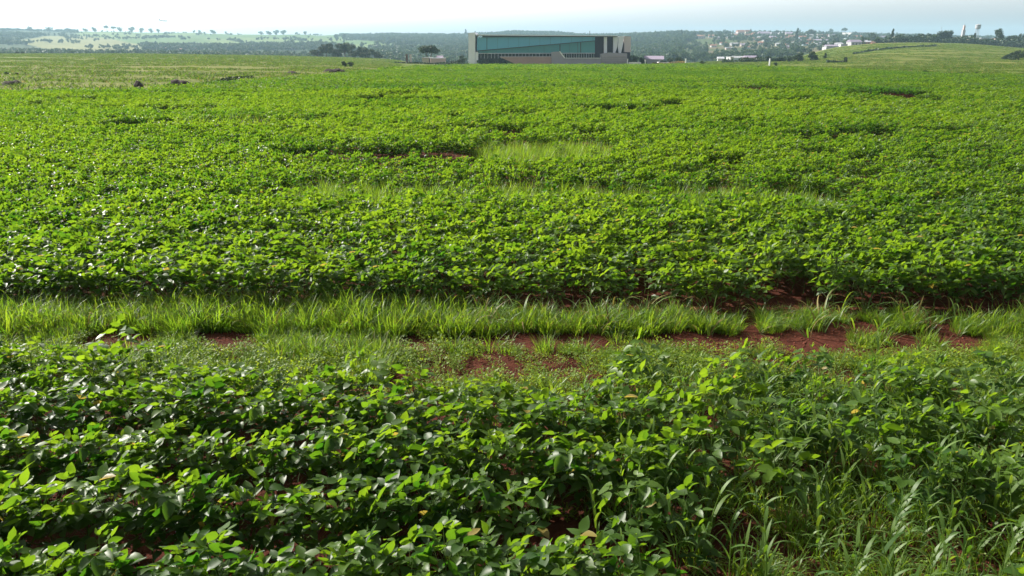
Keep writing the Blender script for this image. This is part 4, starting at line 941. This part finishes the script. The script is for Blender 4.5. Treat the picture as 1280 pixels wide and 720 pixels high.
def towers():
    def tw(px, Y, top, name, label, cat, build):
        X = (px - 640) / FPX * Y * cp; z = G(X, Y); e = bpy.data.objects.new(name, None); C.objects.link(e); e.location = (X, Y, z); e['label'] = label; e['category'] = cat
        build(e, P(px, top, Y).z - z)
    def tank(e, h):
        g = Geo()
        for a in range(4): tube(g, (1.6 * (-1) ** a, 1.6 * (-1) ** (a // 2), -1), (.9 * (-1) ** a, .9 * (-1) ** (a // 2), h * .80), .22, .18, .5, 6)
        tube(g, (-1, 0, h * .4), (1, 0, h * .4), .12, .12, .5, 5)
        link('tower_legs', g.mesh('tower_legs', M['w_grey']), e)
        g = Geo(); tube(g, (0, 0, h * .80), (0, 0, h * .97), 2.4, 2.4, .5, 16); tube(g, (0, 0, h * .97), (0, 0, h), 2.4, .2, .5, 16); tube(g, (0, 0, h * .8), (0, 0, h * .77), 2.4, .5, .5, 16); link('tank', g.mesh('tank', M['w_grey'], False), e)
    tw(1219, 740, 30, 'water_tower', 'grey water tank on tall legs on the skyline above the green hill', 'water tower', tank)
    def pole(e, h):
        link('shaft', joinb('shaft', [bx(-1.3, 1.3, -1.3, 1.3, -2, h * .72)], M['w_grey']), e); link('upper_shaft', joinb('upper_shaft', [bx(-.8, .8, -.8, .8, h * .72 + .01, h * .92)], M['w_pink']), e); link('mast', joinb('mast', [bx(-.15, .15, -.15, .15, h * .92 + .01, h * 1.0)], M['w_grey']), e)
    tw(1202, 770, 29.5, 'tower', 'thin pinkish tower standing on the skyline left of the water tank', 'tower', pole)
    def mast(e, h):
        g = Geo(); tube(g, (0, 0, -1), (0, 0, h), .16, .06, .5, 6); link('mast_pole', g.mesh('mast_pole', M['w_grey']), e)
        g = Geo(); tube(g, (-.7, 0, h * .9), (.7, 0, h * .9), .06, .06, .5, 4); link('mast_arm', g.mesh('mast_arm', M['w_grey']), e)
    tw(980, 1100, 35, 'radio_mast', 'thin radio mast on the middle of the town skyline', 'mast', mast)
    tw(1174, 640, 32.5, 'radio_mast', 'thin mast rising behind the largest crest tree', 'mast', mast)
towers()

def airplane():
    p = P(205, 26, 2300); e = bpy.data.objects.new('airplane', None); C.objects.link(e); e.location = p; e.rotation_euler = (0, R(2), R(12))
    e['label'] = 'small pale airliner low in the white sky above the left hills'; e['category'] = 'airplane'
    g = Geo(); xs = [-13, -11, -7, 5, 9, 11.5, 12.4]; rs = [.3, .9, 1.6, 1.7, 1.5, .8, .1]
    for i in range(6): tube(g, (xs[i], 0, (0.7 if i == 0 else .3 if i == 1 else 0)), (xs[i + 1], 0, (.3 if i == 0 else 0)), rs[i], rs[i + 1], .5, 12)
    link('fuselage', g.mesh('fuselage', M['w_grey']), e)
    link('tail_fin', joinb('tail_fin', [prism([(-13.5, 1.0), (-9.4, 1.0), (-12.2, 7.0), (-14.2, 7.0)], -.15, .15)], M['w_grey']), e)
    for s in (-1, 1):
        V = [(2.5, s * 1.2, -.6), (-2, s * 1.2, -.6), (-4.6, s * 13, .5), (-3.2, s * 13, .5)]; V += [(a, b, c + .28) for a, b, c in V]
        link('wing', mk_mesh('wing', V, [(3, 2, 1, 0), (4, 5, 6, 7), (0, 1, 5, 4), (1, 2, 6, 5), (2, 3, 7, 6), (3, 0, 4, 7)], M['w_grey'], None, False), e)
        V = [(-10.5, s * .5, .9), (-12.6, s * .5, .9), (-13.8, s * 5, 1.2), (-13, s * 5, 1.2)]; V += [(a, b, c + .18) for a, b, c in V]
        link('tailplane', mk_mesh('tailplane', V, [(3, 2, 1, 0), (4, 5, 6, 7), (0, 1, 5, 4), (1, 2, 6, 5), (2, 3, 7, 6), (3, 0, 4, 7)], M['w_grey'], None, False), e)
        g = Geo(); tube(g, (2.6, s * 4.6, -1.3), (-.6, s * 4.6, -1.3), .8, .6, .5, 10); link('engine', g.mesh('engine', M['w_grey']), e)
airplane()

# earth mounds on the ditch between pasture and crop
M['earth'] = plain('dark_earth', (.035, .024, .020), .95, .4, 4)
def mound(px, Y, wpx, h, dp, label):
    X = (px - 640) / FPX * Y * cp; w = wpx / FPX * Y / 2; nx, ny = 44, 20; V = []
    for i in range(nx):
        for j in range(ny):
            a, b = -1 + 2 * i / (nx - 1), -1 + 2 * j / (ny - 1); rr = 1 - min(1, a * a + b * b)
            x, y = X + a * w, Y + b * dp
            zz = h * (rr ** .6) * (.55 + .8 * fbm(np.array([x * 2.2]), np.array([y * 2.2]))[0])
            V.append((a * w, b * dp, G(x, y) - .06 + zz))
    F = [(i * ny + j, (i + 1) * ny + j, (i + 1) * ny + j + 1, i * ny + j + 1) for i in range(nx - 1) for j in range(ny - 1)]
    o = link('earth_mound', mk_mesh('earth_mound', V, F, M['earth'])); o.location = (X, Y, 0); o['label'] = label; o['category'] = 'mound'; o['group'] = 'earth mounds on the ditch'
mound(164, 58.5, 12, .68, .5, 'small dark pointed earth mound left of the long dark bank')
mound(216, 59.5, 36, .66, .7, 'long dark earth bank on the ditch in the left pasture')
mound(416, 112, 32, .60, .9, 'low brown earth bank farther along the ditch, below the bush')
mound(362, 100, 16, .4, .7, 'flat dark heap between the long bank and the farther brown bank')
mound(4, 64, 26, .45, .7, 'dark heap on the ditch at the left frame edge')
mound(1184, 104, 14, .28, .6, 'flat bare brown patch between the two pasture bushes')
